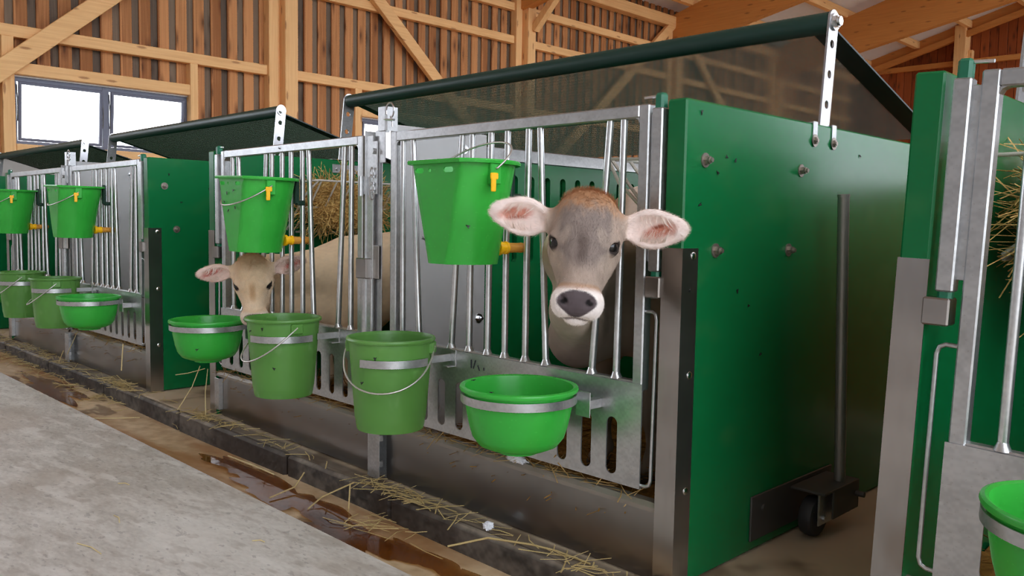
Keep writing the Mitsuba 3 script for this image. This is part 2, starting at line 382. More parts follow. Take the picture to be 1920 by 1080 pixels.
part('wall_left', 'far_cladding', cbox(WX-.045, WX-.012, 17.0, WB, 1.4, TOPZ, .003), 'mat_board')
part('wall_left', 'near_cladding', cbox(WX-.045, WX-.012, -7.4, -5.6, 1.4, TOPZ, .003), 'mat_board')
part('wall_left', 'opening_lintel', cbox(WX-.06, WX+.04, -5.7, -.70, 4.1, 4.9, .005), 'mat_timber_along')
BX = WX+.018
def rail(y0, y1, z, h=.125, dep=.10, m='mat_timber_along'):
    part('wall_left', 'rail', cbox(BX, BX+dep, y0, y1, z-h/2, z+h/2, .005), m)
for post_y in (-0.2, 4.10, 8.55, 12.85, 17.1):
    part('wall_left', 'post', cbox(BX, BX+.14, post_y-.235, post_y-.10, 0, 4.9, .006), 'mat_timber_up')
    part('wall_left', 'post', cbox(BX, BX+.10, post_y-.10, post_y-.06, 0, 4.9, .004), 'mat_timber_up')
    part('wall_left', 'post', cbox(BX, BX+.24, post_y-.06, post_y+.125, 0, 4.75, .008), 'mat_timber_up')
for y0, y1 in ((-.07, 3.865), (4.225, 8.31), (8.68, 12.6), (13.0, 16.86), (17.25, 21.4)):
    for z in (2.75, 3.87, 4.40): rail(y0, y1, z-.01*(y0/4))
part('wall_left', 'top_plate', cbox(BX, BX+.20, -7.3, WB, 4.82, 5.02, .008), 'mat_timber_along')
# braces
part('wall_left', 'brace', beam((BX+.15, 0.15, 1.72), (BX+.15, 3.75, 4.86), .09, .19, up=(0, 0, 1)), 'mat_timber_along')
part('wall_left', 'brace', beam((BX+.15, 4.45, 4.90), (BX+.15, 8.3, 1.49), .09, .17), 'mat_timber_along')
part('wall_left', 'brace', beam((BX+.15, 8.6, 1.4), (BX+.15, 12.75, 4.9), .09, .17), 'mat_timber_along')
part('wall_left', 'brace', beam((BX+.15, 13.0, 4.9), (BX+.15, 16.9, 1.5), .09, .17), 'mat_timber_along')
part('wall_left', 'brace', beam((BX+.24, 8.64, 4.05), (BX+1.2, 8.64, 5.0), .12, .12), 'mat_timber_up')
# window surrounds and windows
for wi, (a, b) in enumerate((W1, W2)):
    part('wall_left', 'window_post', cbox(BX-.02, BX+.11, a-.135, a-.02, 1.45, 2.69, .005), 'mat_timber_up')
    part('wall_left', 'window_post', cbox(BX-.02, BX+.11, b+.02, b+.115, 1.45, 2.69, .005), 'mat_timber_up')
    part('wall_left', 'window_header', cbox(BX-.02, BX+.105, a-.02, b+.02, WZ1+.01, WZ1+.135, .005), 'mat_timber_along')
    part('wall_left', 'window_sill', cbox(BX-.02, BX+.12, a-.02, b+.02, WZ0-.13, WZ0-.01, .005), 'mat_timber_along')
    w = struct('window_%d' % (wi+1), join(cbox(BX-.05, BX+.0, a-.02, b+.02, WZ1-.045, WZ1+.01, .003), cbox(BX-.05, BX+.0, a-.02, b+.02, WZ0-.01, WZ0+.03, .003),
        cbox(BX-.05, BX+.0, a-.02, a+.02, WZ0, WZ1, .003), cbox(BX-.05, BX+.0, b-.02, b+.02, WZ0, WZ1, .003)), 'mat_window_frame')
    part(w, 'mullion', cbox(BX-.05, BX+.005, (a+b)/2-.035, (a+b)/2+.035, WZ0, WZ1, .003), 'mat_window_frame')
    part(w, 'drip_trim', cbox(BX+.0, BX+.03, a-.02, b+.02, WZ1-.005, WZ1+.012, .002), 'mat_white_trim')
    for q in range(2):
        s0, s1 = (a+.03, (a+b)/2-.045) if q == 0 else ((a+b)/2+.045, b-.03)
        tl = 0.10
        zz0, zz1 = WZ0+.035, WZ1-.05
        R = roty(tl); piv = np.array([BX-.02, 0, zz0])
        fr = join(cbox(-.018, .018, s0, s0+.028, 0, zz1-zz0, .003), cbox(-.018, .018, s1-.028, s1, 0, zz1-zz0, .003), cbox(-.018, .018, s0, s1, 0, .028, .003), cbox(-.018, .018, s0, s1, zz1-zz0-.028, zz1-zz0, .003))
        sk = part(w, 'sash', mv(fr, R, piv), 'mat_window_frame')
        pv = np.array([[0, s0+.02, .02], [0, s1-.02, .02], [0, s1-.02, zz1-zz0-.02], [0, s0+.02, zz1-zz0-.02]])
        part(sk, 'pane', (pv@R.T+piv, np.array([[0, 1, 2, 3]])), 'mat_pane', False)
        for sy in (s0-.008, s1+.008):
            part(sk, 'stay', tube([(BX, sy, zz1-.03), (BX+.03, sy, zz1-.25), (BX+.012, sy, zz0+.2)], .006, 6), 'mat_dark_steel')
# back wall
struct('wall_front', cbox(-9.2, 7.2, -7.5, -7.3, -.2, 9.4, .01), 'mat_front_wall')
struct('wall_rear', cbox(-9, 3.2, 2.25, 2.33, -.05, 1.04, .006), 'mat_glulam')
struct('wall_back', cbox(-9.2, 7.2, WB+.02, WB+.2, -.2, 8.4, .01), 'mat_red_board')
for i in range(28):
    xc = -8.9+i*.2
    part('wall_back', 'board', cbox(xc-.095, xc+.095, WB-.012+.006*(i % 2), WB+.02, 1.2, 7.0, .004), 'mat_red_board')
part('wall_back', 'rail', cbox(-9, 7, WB-.13, WB-.012, 5.00, 5.13, .005), 'mat_glulam')
part('wall_back', 'post', cbox(-6.29, -6.03, WB-.40, WB-.012, 0, 5.95, .008), 'mat_timber_up')
part('wall_back', 'post', cbox(-6.03, -5.93, WB-.16, WB-.012, 0, 5.35, .008), 'mat_timber_up')
SL = 0.28
def roofz(x): return 5.02+SL*(x-WX)
def glulam(y, x1=7.0):
    x0 = WX+.08
    return plate(Polygon([(x0, 4.33+.2*(x0-WX)), (x1, 4.33+.2*(x1-WX)), (x1, roofz(x1)), (x0, roofz(x0))]), .18, 'xz', y-.09)
# glued laminated roof beams (dz: bottom height at the wall)
cz = lambda x: roofz(x)+.19
struct('ceiling', (np.array([[WX-.6, -7.3, cz(WX-.6)], [7.0, -7.3, cz(7.0)], [7.0, WB+.3, cz(7.0)], [WX-.6, WB+.3, cz(WX-.6)]]), np.array([[0, 3, 2, 1]])), 'mat_ceiling', False)
for gy_ in (-0.1, 4.2, 8.5, 12.85, 17.1):
    part('ceiling', 'glulam_beam', glulam(gy_), 'mat_glulam')
part('ceiling', 'gable_rafter', beam((WX+.1, WB-.12, roofz(WX+.1)+.07), (7.0, WB-.12, roofz(7.0)+.07), .20, .36, c=.01), 'mat_glulam')
part('ceiling', 'gable_rafter', beam((WX+.1, WB-.30, roofz(WX+.1)-.13), (7.0, WB-.30, roofz(7.0)-.13), .14, .14, c=.01), 'mat_glulam')
for i in range(13):
    x = WX+.55+i*1.22
    part('ceiling', 'purlin', beam((x, -7.3, roofz(x)+.095), (x, WB, roofz(x)+.095), .12, .18, c=.005), 'mat_timber_along')

# ------------------------------------------------------------------ the calf pens (one double pen, then copies)
U = 2.4; HP = 1.128
pen_parts = []          # (sub key, ply dict)
_pn = {}
def pp(name, mesh, m, smooth=35, label=None):
    n = _pn.get(name, 0); _pn[name] = n+1
    key = name if n == 0 else '%s_%03d' % (name, n)
    pen_parts.append((key, mikit.ply(mesh, m, smooth=smooth), label)); return key
# side panels
pp('side_panel', cbox(-.052, 0, .0, 1.56, .004, HP, .004), 'mat_green_panel')
pp('side_panel', cbox(-U, -U+.052, .0, 1.56, .004, HP, .004), 'mat_green_panel')
pp('back_panel', cbox(-U+.052, -.052, 1.53, 1.56, .004, 1.0, .004), 'mat_green_panel')
def bolt(mx, y, z, s):
    return join(cyl((mx, y, z), (mx+s*.003, y, z), .017, 20), cyl((mx+s*.003, y, z), (mx+s*.012, y, z), .0105, 6), cyl((mx+s*.012, y, z), (mx+s*.021, y, z), .0055, 10), cyl((mx+s*.013, y, z), (mx+s*.016, y, z), .0085, 12))
for y, z in ((.078, .995), (.54, .997), (.134, .788), (.488, .786)): pp('bolt', bolt(0.0, y, z, 1), 'mat_rusty_bolt')
# stainless corner guards
for sx, x0 in ((1, 0.0), (-1, -U)):
    g = Polygon([(0, 0), (-.0535*sx, 0), (-.0535*sx, -.0025), (.0025*sx, -.0025), (.0025*sx, .060), (0, .060)])
    v, f = _extrude(g, .790)
    if sx < 0: f = f[:, ::1]
    g1 = pp('corner_guard', (v+np.array([x0, 0, .004]), f), 'mat_stainless')
    for z in (.777, .502, .230):
        pp(g1+'__rivet', mv(lathe([(0, .004), (.006, .0035), (.009, .0015), (.0095, 0)], 14), roty(PI/2*sx), (x0+sx*.0025, .040, z)), 'mat_shiny_steel')
# stainless base boards with a folded lip
prof = Polygon([(.012, .006), (.015, .006), (.015, .170), (.012, .170)]).buffer(0)
lip = Polygon([(.012, .168), (.015, .168), (.034, .190), (.034, .193), (.008, .193), (.000, .182), (.000, .172), (.003, .172), (.003, .181), (.010, .190), (.028, .190)]).buffer(0)
for a, b in ((-U+.052, -1.192), (-1.13, -.052)):
    v, f = _extrude(prof, b-a)
    pp('base_board', (np.stack([a+v[:, 2], v[:, 0], v[:, 1]], 1), f), 'mat_base_steel')
    v, f = _extrude(lip, b-a)
    pp('base_lip', (np.stack([a+v[:, 2], v[:, 0], v[:, 1]], 1), f), 'mat_dirty_lip')
pp('base_foot', join(cbox(-1.194, -1.190, -.018, .02, .004, .170, .001), cbox(-1.194, -1.128, .012, .018, .004, .19, .001), cbox(-1.190, -1.130, -.018, -.014, .004, .168, .001),
   cbox(-1.132, -1.126, -.018, -.004, .13, .150, .001), cbox(-1.132, -1.126, -.018, -.004, .045, .065, .001)), 'mat_galvanised')
pp('base_foot', join(cbox(-2.348, -2.308, -.008, -.004, .03, .165, .001), cbox(-2.312, -2.308, -.008, .012, .03, .165, .001)), 'mat_galvanised')
# middle post with hinges, bracket, chain
pp('middle_post', join(cbox(-1.237, -1.232, -.004, .060, .19, 1.135, .001), cbox(-1.237, -1.196, .0, .004, .19, 1.120, .001), cbox(-1.200, -1.163, .012, .016, .19, 1.135, .001)), 'mat_galvanised')
pp('hinge_bracket', join(cbox(-1.268, -1.208, -.018, .02, .655, .722, .003), cbox(-1.208, -1.166, .002, .008, .655, .765, .002)), 'mat_stainless')
pp('hinge_pin', join(cyl((-1.245, .006, .19), (-1.245, .006, .655), .015, 14), cyl((-1.193, -.006, .19), (-1.193, -.006, .655), .004, 8)), 'mat_galvanised')
pp('hinge_strap', join(cbox(-1.196, -1.165, -.006, -.002, .93, 1.10, .001), cyl((-1.18, -.016, 1.068), (-1.18, -.002, 1.068), .010, 6)), 'mat_galvanised')
for q in range(4):
    a = np.arange(12)*2*PI/12; lk = np.stack([.008*np.cos(a), 0*a, .015*np.sin(a)], 1)
    if q % 2: lk = lk@rotz(PI/2).T
    pp('chain_link', mv(tube(lk, .0028, 6, closed=True), None, (-1.185, -.012, 1.0-.024*q)), 'mat_shiny_steel')
pp('hinge_strap', join(cbox(-1.258, -1.235, -.006, -.002, .93, .99, .001), cyl((-1.246, -.012, .925), (-1.246, -.012, .990), .009, 10)), 'mat_galvanised')
# partition: grey sheet in front, slotted green panel with a rail behind
pp('partition_sheet', join(cbox(-1.178, -1.163, .055, .470, .03, 1.158, .003)), 'mat_grey_panel', label='smooth light grey partition sheet')
for z in (1.10, .92, .5): pp('partition_sheet__bolt', bolt(-1.163, .36 if z > 1 else .44, z, 1), 'mat_shiny_steel')
pol = sbox(.470, .03, 1.53, 1.080)
for q in range(9):
    y = .612+.0885*q
    pol = pol.difference(LineString([(y, .715), (y, 1.005)]).buffer(.0165))
pp('partition_panel', plate(pol, .020, 'yz', -1.183), 'mat_green_panel')
pp('partition_panel', cbox(-1.200, -1.190, .470, 1.53, .03, 1.07, .002), 'mat_green_panel')
pp('partition_rail', cbox(-1.192, -1.158, .470, 1.52, 1.070, 1.118, .003), 'mat_galvanised')
hookp = [(-1.166, .04), (-1.166, .0), (-1.160, -.006), (-1.124, -.006), (-1.118, .0), (-1.118, .04), (-1.122, .04), (-1.122, .0), (-1.125, -.002), (-1.159, -.002), (-1.162, .0), (-1.162, .04)]
v, f = _extrude(Polygon(hookp), .075); hk = (v+np.array([0, 0, 1.130]), f)
pp('locking_hook', join(hk, cbox(-1.162, -1.130, .0, .004, 1.03, 1.15, .001)), 'mat_galvanised')
a = np.linspace(-1.2, 3.6, 18); ringp = np.stack([-1.100+.020*np.cos(a), -.004+0*a, 1.190+.024*np.sin(a)], 1)
pp('locking_hook__ring_pin', join(tube(ringp, .0028, 6), cyl((-1.135, -.002, 1.165), (-1.078, -.004, 1.160), .0042, 8), tube([(-1.098, -.004, 1.172), (-1.090, -.004, 1.155), (-1.086, -.004, 1.138)], .002, 6)), 'mat_shiny_steel')

# gates
BARS_R = [((-1.055, 1.10), (-1.051, .47)), ((-1.005, 1.10), (-.965, .47)), ((-.773, 1.10), (-.812, .47)), ((-.730, 1.10), (-.733, .47)), ((-.651, 1.10), (-.654, .47)), ((-.585, 1.10), (-.584, .47)),
          ((-.505, 1.10), (-.504, .47)), ((-.463, 1.10), (-.426, .47)), ((-.228, 1.10), (-.268, .47)), ((-.186, 1.10), (-.190, .47))]
def gate(shift, latch_side, bowl_x, pail_x, pail_arc):
    X0, X1 = -1.103+shift-(.0325 if latch_side < 0 else 0), -.104+shift
    outer = sbox(X0, .474, X1, 1.124).difference(sbox(X0+.028, .40, X1-.028, 1.094).buffer(.006, join_style=1))
    fr = [cbox(X0, X0+.029, .002, .032, .46, 1.124, .003), cbox(X1-.029, X1, .002, .032, .46, 1.124, .003), cbox(X0+.029, X1-.029, .002, .032, 1.094, 1.124, .003), cbox(X0, X1, .004, .030, .452, .474, .003)]
    fil = []
    for cx, s in ((X0+.029, 1), (X1-.029, -1)):
        fil.append(plate(Polygon([(cx, 1.094), (cx+s*.012, 1.094), (cx+s*.004, 1.090), (cx, 1.082)]), .026, 'xz', .004))
    g = pp('gate', join(*fr, *fil), 'mat_galvanised')
    for (xa, za), (xb, zb) in BARS_R:
        wf = lathe([(.009, .016), (.011, .010), (.016, .0)], 10)
        pp(g+'__bar', join(cyl((xa+shift, .015, za), (xb+shift, .015, zb), .0092, 10, caps=False), mv(wf, None, (xb+shift, .015, .472))), 'mat_bar', 60)
    plx0, plx1 = X0-.004, X1-.002
    if latch_side > 0: plx1 = X1+.004
    pl_ = sbox(plx0, .218, plx1, .470)
    for q in range(11):
        x = (-.187-.0812*q if latch_side > 0 else -.2-.0848*q)+shift
        if x-.02 < plx0: continue
        pl_ = pl_.difference(LineString([(x, .254), (x, .362)]).buffer(.0165, 6))
    pp(g+'__slotted_plate', join(plate(pl_, .004, 'xz', -.001), cbox(plx0, plx1, .003, .020, .216, .221, .001)), 'mat_galvanised')
    s = latch_side; xe = X1 if s > 0 else X0
    pp(g+'__handle_rod', tube([(xe, .012, .642), (xe+s*.020, .010, .643), (xe+s*.030, .009, .638), (xe+s*.034, .008, .625), (xe+s*.033, .006, .42), (xe+s*.032, .005, .245), (xe+s*.028, .005, .232), (xe+s*.018, .005, .227), (xe, .006, .226)], .0045, 8), 'mat_galvanised', 60)
    lx = xe+s*.028
    pp(g+'__latch_sleeve', join(cbox(lx-.015, lx+.015, -.006, .026, .738, 1.112, .003), cbox(min(xe, lx), max(xe, lx),   .010, .022, .76, 1.10, .001)), 'mat_galvanised')
    pp(g+'__latch_bolt', cbox(lx-.012, lx+.012, -.002, .022, .700, 1.146, .005), 'mat_green_plastic', label='green plastic latch bolt')
    pp(g+'__latch_pin', cyl((lx, .01, 1.140), (lx-s*.045, .006, 1.138), .0035, 8), 'mat_shiny_steel')
    # rings that hold the bucket and bowl (arcs of flat strip)
    def strip(cx, cy, r, z0, z1, a0, a1, tail):
        aa = np.linspace(a0, a1, 40); ring = [np.array([cx+rr*np.cos(aa), cy+rr*np.sin(aa)]).T for rr in (r, r+.003)]
        po = Polygon(np.vstack([ring[0], ring[1][::-1]]))
        v_, f_ = _extrude(po, z1-z0); return v_+np.array([0, 0, z0]), f_
    bx, by, bz = bowl_x, -.158, .450
    pp(g+'__bowl_ring', join(strip(bx, by, .1395, bz-.036, bz-.016, 0, 2*PI*.9999, 0), cbox(bx+.086, bx+.132, -.046, -.043, bz-.075, bz-.012, .001), cbox(bx+.104, bx+.132, -.046, -.001, bz-.036, bz-.032, .001), cbox(bx+.104, bx+.132, -.046, -.001, bz-.054, bz-.050, .001), cbox(bx+.128, bx+.132, -.046, -.001, bz-.054, bz-.032, .001)), 'mat_galvanised')
    px, py, pz = pail_x, -.150, .512
    pp(g+'__pail_ring', join(strip(px, py, .1225, pz-.075, pz-.053, pail_arc[0], pail_arc[1], 0), cbox(px+.092, px+.096, -.075, -.001, pz-.075, pz-.053, .001), cbox(px+.092, px+.118, -.004, -.001, pz-.09, pz-.04, .001), cbox(px+.092, px+.114, -.030, -.001, pz-.090, pz-.086, .001)), 'mat_galvanised')
    return g
g0 = gate(-1.2205+.066, -1, -2.075, -1.505, (-1.51, .35))
g1 = gate(0.0, 1, -.352, -.888, (-1.38, .35))
pp(g1+'__ink_mark', join(cbox(-.706, -.701, -.0022, -.0008, .428, .452, 0), mv(cbox(-.002, .002, -.0022, -.0008, -.013, .013, 0), roty(.35), (-.690, 0, .440)), mv(cbox(-.002, .002, -.0022, -.0008, -.008, .008, 0), roty(-.5), (-.672, 0, .432)), cbox(-.652, -.648, -.0022, -.0008, .428, .436, 0)), 'mat_ink')
# latch receivers on the panel edges
pp('latch_bracket', join(cbox(-.094, -.052, -.012, .03, .677, .727, .003)), 'mat_stainless')
pp('latch_bracket', join(cbox(-U+.050, -U+.096, -.012, .03, .677, .727, .003)), 'mat_stainless')
# wire hay racks on the inner faces of the side panels
def rack(s, x0, dy=0.0):
    r = .0048; o = x0+s*.262; ys = (.10+dy, .56+dy)
    m = [tube([(x0, ys[0]-.02, 1.0), (o-s*.02, ys[0], 1.012), (o, ys[0]+.02, 1.014), (o, ys[1]-.02, 1.014), (o-s*.02, ys[1], 1.012), (x0, ys[1]+.02, 1.0)], r, 6),
         tube([(o-s*.10, ys[0]+.02, .90), (o-s*.10, ys[1]-.02, .90)], r, 6), tube([(x0+s*.02, ys[0]+.05, .79), (x0+s*.02, ys[1]-.05, .79)], r, 6)]
    for q in range(6):
        y = ys[0]+.035+q*.078
        m.append(tube([(o, y, 1.012), (o-s*.10, y, .90), (x0+s*.02, y, .79)], r*.9, 6))
    m.append(tube([(o-s*.0, ys[0]+.02, 1.012), (o-s*.06, ys[0]-.01, .95), (x0+s*.03, ys[0]+.0, .80)], r, 6))
    pp('hay_rack', join(*m), 'mat_rack_wire', 60)
rack(-1, -.055); rack(1, -U+.055, .22)
# roof: front tube on two perforated arms, dark see-through sheet falling to the back
TY, TZ = .705, 1.416
ny = 8; thr_v, thr_f = [], []
def roof_z(y, x): return TZ-.012-.282*(y-TY-.02)-.012*math.sin(PI*(y-TY-.02)/.83)*math.sin(PI*(-x)/U)
for i in range(588):
    x = -U+.022+i*.004; o = len(thr_v)*4*ny
    pts = []
    for j in range(ny):
        y = TY+.02+.83*j/(ny-1); z = roof_z(y, x)
        pts += [[x-.0011, y, z-.0003], [x+.0011, y, z-.0003], [x+.0011, y, z+.0003], [x-.0011, y, z+.0003]]
    thr_v.append(pts)
    for j in range(ny-1):
        for c in range(4): thr_f.append([o+j*4+c, o+(j+1)*4+c, o+(j+1)*4+(c+1) % 4, o+j*4+(c+1) % 4])
netm = (np.array(thr_v).reshape(-1, 3), np.array(thr_f))
cross = [tube([(x, TY+.02+.83*j/42, roof_z(TY+.02+.83*j/42, x)-.0008) for x in np.linspace(-U+.02, -.06, 9)], .0006, 3) for j in range(43)]
netf = np.vstack([netm[1][:, [0, 1, 2]], netm[1][:, [0, 2, 3]]])
rk = pp('roof_net', join((netm[0], netf), *cross), 'mat_net', False, label='dark green woven shade net')
for xa, xb in ((-U+.012, -U+.062), (-.080, -.012)):
    hv = [];
    for j in range(ny):
        y = TY+.02+.83*j/(ny-1); z = TZ-.012-.282*(.83*j/(ny-1))
        hv += [[xa, y, z-.003], [xb, y, z-.003], [xb, y, z+.003], [xa, y, z+.003]]
    hf = []
    for j in range(ny-1):
        for c in range(4): hf.append([j*4+c, j*4+(c+1) % 4, (j+1)*4+(c+1) % 4, (j+1)*4+c])
    pp(rk+'__hem', (np.array(hv), np.array(hf)), 'mat_dark_hem')
pp('roof_tube', cyl((-U+.005, TY, TZ), (-.012, TY, TZ), .0295, 20), 'mat_dark_tube', 60)
pp('roof_tube', cyl((-U+.03, 1.545, TZ-.29), (-.03, 1.545, TZ-.29), .018, 14), 'mat_dark_tube', 60)
for q, x in enumerate((-.010, -U+.002)):
    t0 = np.array([.672, 1.10]); t1 = np.array([TY, TZ+.006]); d = (t1-t0)/np.linalg.norm(t1-t0)
    pol = LineString([t0, t1]).buffer(.0275, 12, cap_style=1).difference(sbox(.5, .9, .9, 1.10))
    if q == 1: pol = LineString([t0, t1]).buffer(.030, 12, cap_style=1)
    for tt in (.27, .53, .79): pol = pol.difference(Point(t0+d*tt*np.linalg.norm(t1-t0)).buffer(.0115, 10))
    ak = pp('roof_arm', plate(pol, .006, 'yz', x if q == 0 else x-.008), 'mat_arm' if q == 0 else 'mat_galvanised')
    pp(ak+'__end_bolt', join(cyl((x-.010, TY, TZ), (x+.012, TY, TZ), .024, 18), cyl((x+.012, TY, TZ), (x+.020, TY, TZ), .017, 6), cyl((x+.02, TY, TZ), (x+.026, TY, TZ), .013, 14)), 'mat_shiny_steel')
for y in (.608, .722):
    pol = LineString([(y, 1.085), (y, 1.13)]).buffer(.013, 8, cap_style=1).intersection(sbox(0, .9, 2, 1.133))
    ck = pp('panel_clip', join(plate(pol, .003, 'yz', .0), cbox(-.058, .003, y-.013, y+.013, HP, HP+.004, .001)), 'mat_galvanised')
    pp(ck+'__screw', bolt(.003, y, 1.082, .45), 'mat_rusty_bolt')
pp('arm_bracket', join(cbox(-U+.052, -U+.056, .575, .735, 1.066, 1.108, .002), cyl((-U+.054, .60, 1.085), (-U+.062, .60, 1.085), .007, 10), cyl((-U+.054, .70, 1.085), (-U+.062, .70, 1.085), .007, 10), cbox(-U, -U+.056, .575, .735, HP, HP+.003, .001)), 'mat_galvanised')
# wheel and jack pole on the right side panel
cw = pp('caster', join(cbox(.0, .006, .34, .80, .03, .150, .002), cbox(.006, .105, .545, .76, .130, .138, .002), cbox(.100, .106, .60, .76, .055, .138, .002), cyl((.006, .74, .10), (.13, .74, .10), .008, 10), cyl((.0, .40, .11), (.012, .40, .11), .010, 8)), 'mat_dark_steel')
pp(cw+'__wheel', mv(lathe([(.012, -.02), (.045, -.021), (.052, -.017), (.055, -.008), (.055, .008), (.052, .017), (.045, .021), (.012, .02)], 32), roty(PI/2), (.055, .585, .058)), 'mat_rubber')
pp(cw+'__wheel_fork', join(cbox(.080, .086, .555, .68, .040, .132, .003), cyl((.02, .585, .058), (.092, .585, .058), .009, 12)), 'mat_galvanised')
pp('jack_pole', join(cyl((.075, .700, .138), (.075, .640, .930), .0155, 14), cyl((.075, .640, .930), (.075, .6395, .937), .0165, 14)), 'mat_pole', 60)

def local_T(unit):
    return {'m': T().rotate([0, 0, 1], math.degrees(-.0104)), 'l': T().translate([-2.9845, 0, 0]), 'k': T().translate([-5.969, 0, 0]),
            'r': T().translate([.445, 0, 0]).rotate([0, 1, 0], math.degrees(.0325)).translate([U, 0, 0])}[unit]
PENS = [('m', 'calf_pen', 'middle double calf pen with two calves, its green right side panel in full view'),
        ('r', 'calf_pen_001', 'nearest green calf pen, cut off by the right edge, hay behind its grey gate'),
        ('l', 'calf_pen_002', 'empty green and galvanised double calf pen on the left, under the bright window'),
        ('k', 'calf_pen_003', 'farthest calf pen at the left edge, only green side panel and dark roof visible')]
for u, key, lab in PENS:
    tag(key, lab, 'calf pen'); labels[key+'__roof_net'] = {'kind': 'stuff', 'label': 'dark green woven shade net'}
    for sub, d, lb in pen_parts:
        scene[key+'__'+sub] = {**d, 'to_world': local_T(u) if not (u == 'r' and sub == 'gate__bowl_ring') else T(np.array(local_T(u).matrix)@np.array(T().translate([.035, 0, 0]).matrix))}
        if lb and sub != 'roof_net': labels[key+'__'+sub] = {'label': lb}

# ------------------------------------------------------------------ buckets and bowls
bowl_prof = [(0, -.156), (.045, -.156), (.045, -.163), (.050, -.163), (.052, -.155), (.075, -.152), (.098, -.142), (.113, -.122), (.121, -.095), (.128, -.060), (.1335, -.020), (.1335, -.010), (.1435, -.009), (.1455, -.004), (.144, .001), (.138, .003), (.132, .0), (.1305, -.012), (.125, -.06), (.118, -.095), (.110, -.120), (.095, -.138), (.072, -.148), (.0, -.150)]
bowl_ply = mikit.ply(lathe(bowl_prof, 64), 'mat_bright_green', smooth=40)
pail_prof = [(0, -.262), (.092, -.262), (.096, -.266), (.098, -.258), (.1005, -.240), (.1025, -.232), (.1190, -.030), (.1195, -.012), (.1270, -.010), (.1290, -.005), (.1270, .0), (.121, .001), (.1165, -.010), (.0995, -.232), (.094, -.252), (0, -.254)]
pail_ply = mikit.ply(lathe(pail_prof, 64), 'mat_olive_green', smooth=40)
def ears(r, ang, z0, z1, w=.020, t=.012):
    return [mv(cbox(r-.006, r+t, -w, w, z0, z1, .003), rotz(ang+s)) for s in (0, PI)]
def bail(r, ang, fwd, down, z, s=1):
    ax = np.array([math.cos(ang), math.sin(ang), 0]); fr_ = np.array([math.sin(ang), -math.cos(ang), 0])*s
    pts = []
    for t in np.linspace(0, PI, 26):
        e = math.sin(t)**.75
        pts.append(ax*r*math.cos(t)+fr_*fwd*e+np.array([0, 0, z])-np.array([0, 0, down])*e)
    p0, p1 = pts[0]-ax*.012, pts[-1]+ax*.012
    return tube([p0]+pts+[p1], .0027, 7)
def Tm(R, t):
    M = np.eye(4); M[:3, :3] = R; M[:3, 3] = t; return T(M)
def W(unit, p):
    return np.array(local_T(unit).matrix)@np.array([*p, 1.0])
def place(unit, p, R=np.eye(3)):
    M = np.array(local_T(unit).matrix); L = np.eye(4); L[:3, :3] = R; L[:3, 3] = p
    return T(M@L)
def bowl(unit, x, label):
    k = numbered('feed_bowl'); tag(k, label, 'bowl'); scene[k+'__shell'] = {**bowl_ply, 'to_world': place(unit, (x, -.158, .450))}
def pail(unit, x, ang, label):
    k = numbered('pail'); tag(k, label, 'bucket'); tw = place(unit, (x, -.150, .512))
    scene[k+'__shell'] = {**pail_ply, 'to_world': tw}
    for m_ in ears(.118, ang, -.045, -.012): put(numbered(k+'__ear'), m_, 'mat_olive_green', tw=tw)
    put(k+'__handle', bail(.129, ang, .137, .118, -.024), 'mat_wire', 60, tw=tw)
bowl('m', -.352, 'bright green feed bowl below the calf that looks out, nearest whole bowl')
bowl('m', -2.075, 'bright green feed bowl beside the cream calf, left of an olive pail')
bowl('l', -.352, 'bright green feed bowl on the far left pen, in front of two olive pails')
bowl('l', -2.075, 'sliver of bright green feed bowl cut off by the left edge')
bowl('r', -2.040, 'bright green feed bowl cut off by the right edge')
pail('m', -.888, .70, 'olive green pail with hanging wire handle in the middle, left of the grey partition')
pail('m', -1.505, -.15, 'olive green pail under the muzzle of the cream calf')
pail('l', -.888, -.25, 'olive green pail right behind the far bowl on the left pen')
pail('l', -1.505, -.25, 'leftmost olive green pail, in front of the far left gate')

def nip_ring(r, h, z, grow=0.0, n=64):
    w = math.sqrt(max(r*r-h*h, 1e-9)); a0 = math.atan2(-h, w); a1 = PI-a0
    aa = np.linspace(a0, a1, n-10)
    pts = [(r*math.cos(a), r*math.sin(a)) for a in aa]
    ch = np.linspace(-w, w, 12)[1:-1]
    pts += [(c, -h) for c in ch]
    p = Polygon(pts)
    return np.array([(x, y, z) for x, y in pts])
def nip_mesh():
    R0, R1, H0, H1, Z = .090, .134, .0855, .0945, -.262
    def sec(t, inset=0): return nip_ring(R0+(R1-R0)*t-inset, H0+(H1-H0)*t-inset, Z*(1-t))
    outer = loft([sec(0)]+[sec(t) for t in (.04, .3, .6, .9, 1.0)])
    inner = loft([sec(.015, .003)]+[sec(t, .003) for t in (.3, .6, 1.0)]+[sec(1.0, .003)+np.array([0, 0, .03])])
    m = man(outer)-man(inner)
    lip_o = loft([nip_ring(R1+.012, H1+.010, -.010), nip_ring(R1+.013, H1+.011, -.004), nip_ring(R1+.011, H1+.009, .0)])
    lip_i = loft([nip_ring(R1-.003, H1-.003, -.05), nip_ring(R1-.003, H1-.003, .05)])
    m = m+(man(lip_o)-man(lip_i))
    for x0, x1 in ((-.083, -.050), (.030, .066)):
        s = LineString([(x0+.006, -.026), (x1-.006, -.026)]).buffer(.0065, 5)
        m = m-man(plate(s, .1, 'xz', -.15))
    m = m-man(plate(Point(-.025, -.026).buffer(.005), .1, 'xz', -.15))
    return unman(m)
nip_ply = mikit.ply(nip_mesh(), 'mat_bright_green', smooth=30)
RX = rotx(-PI/2)
valve_ply = mikit.ply(mv(lathe([(0, 0), (.020, 0), (.020, .010), (.015, .013), (.015, .026), (.0175, .028), (.0175, .034), (0, .034)], 24), RX), 'mat_yellow', smooth=40)
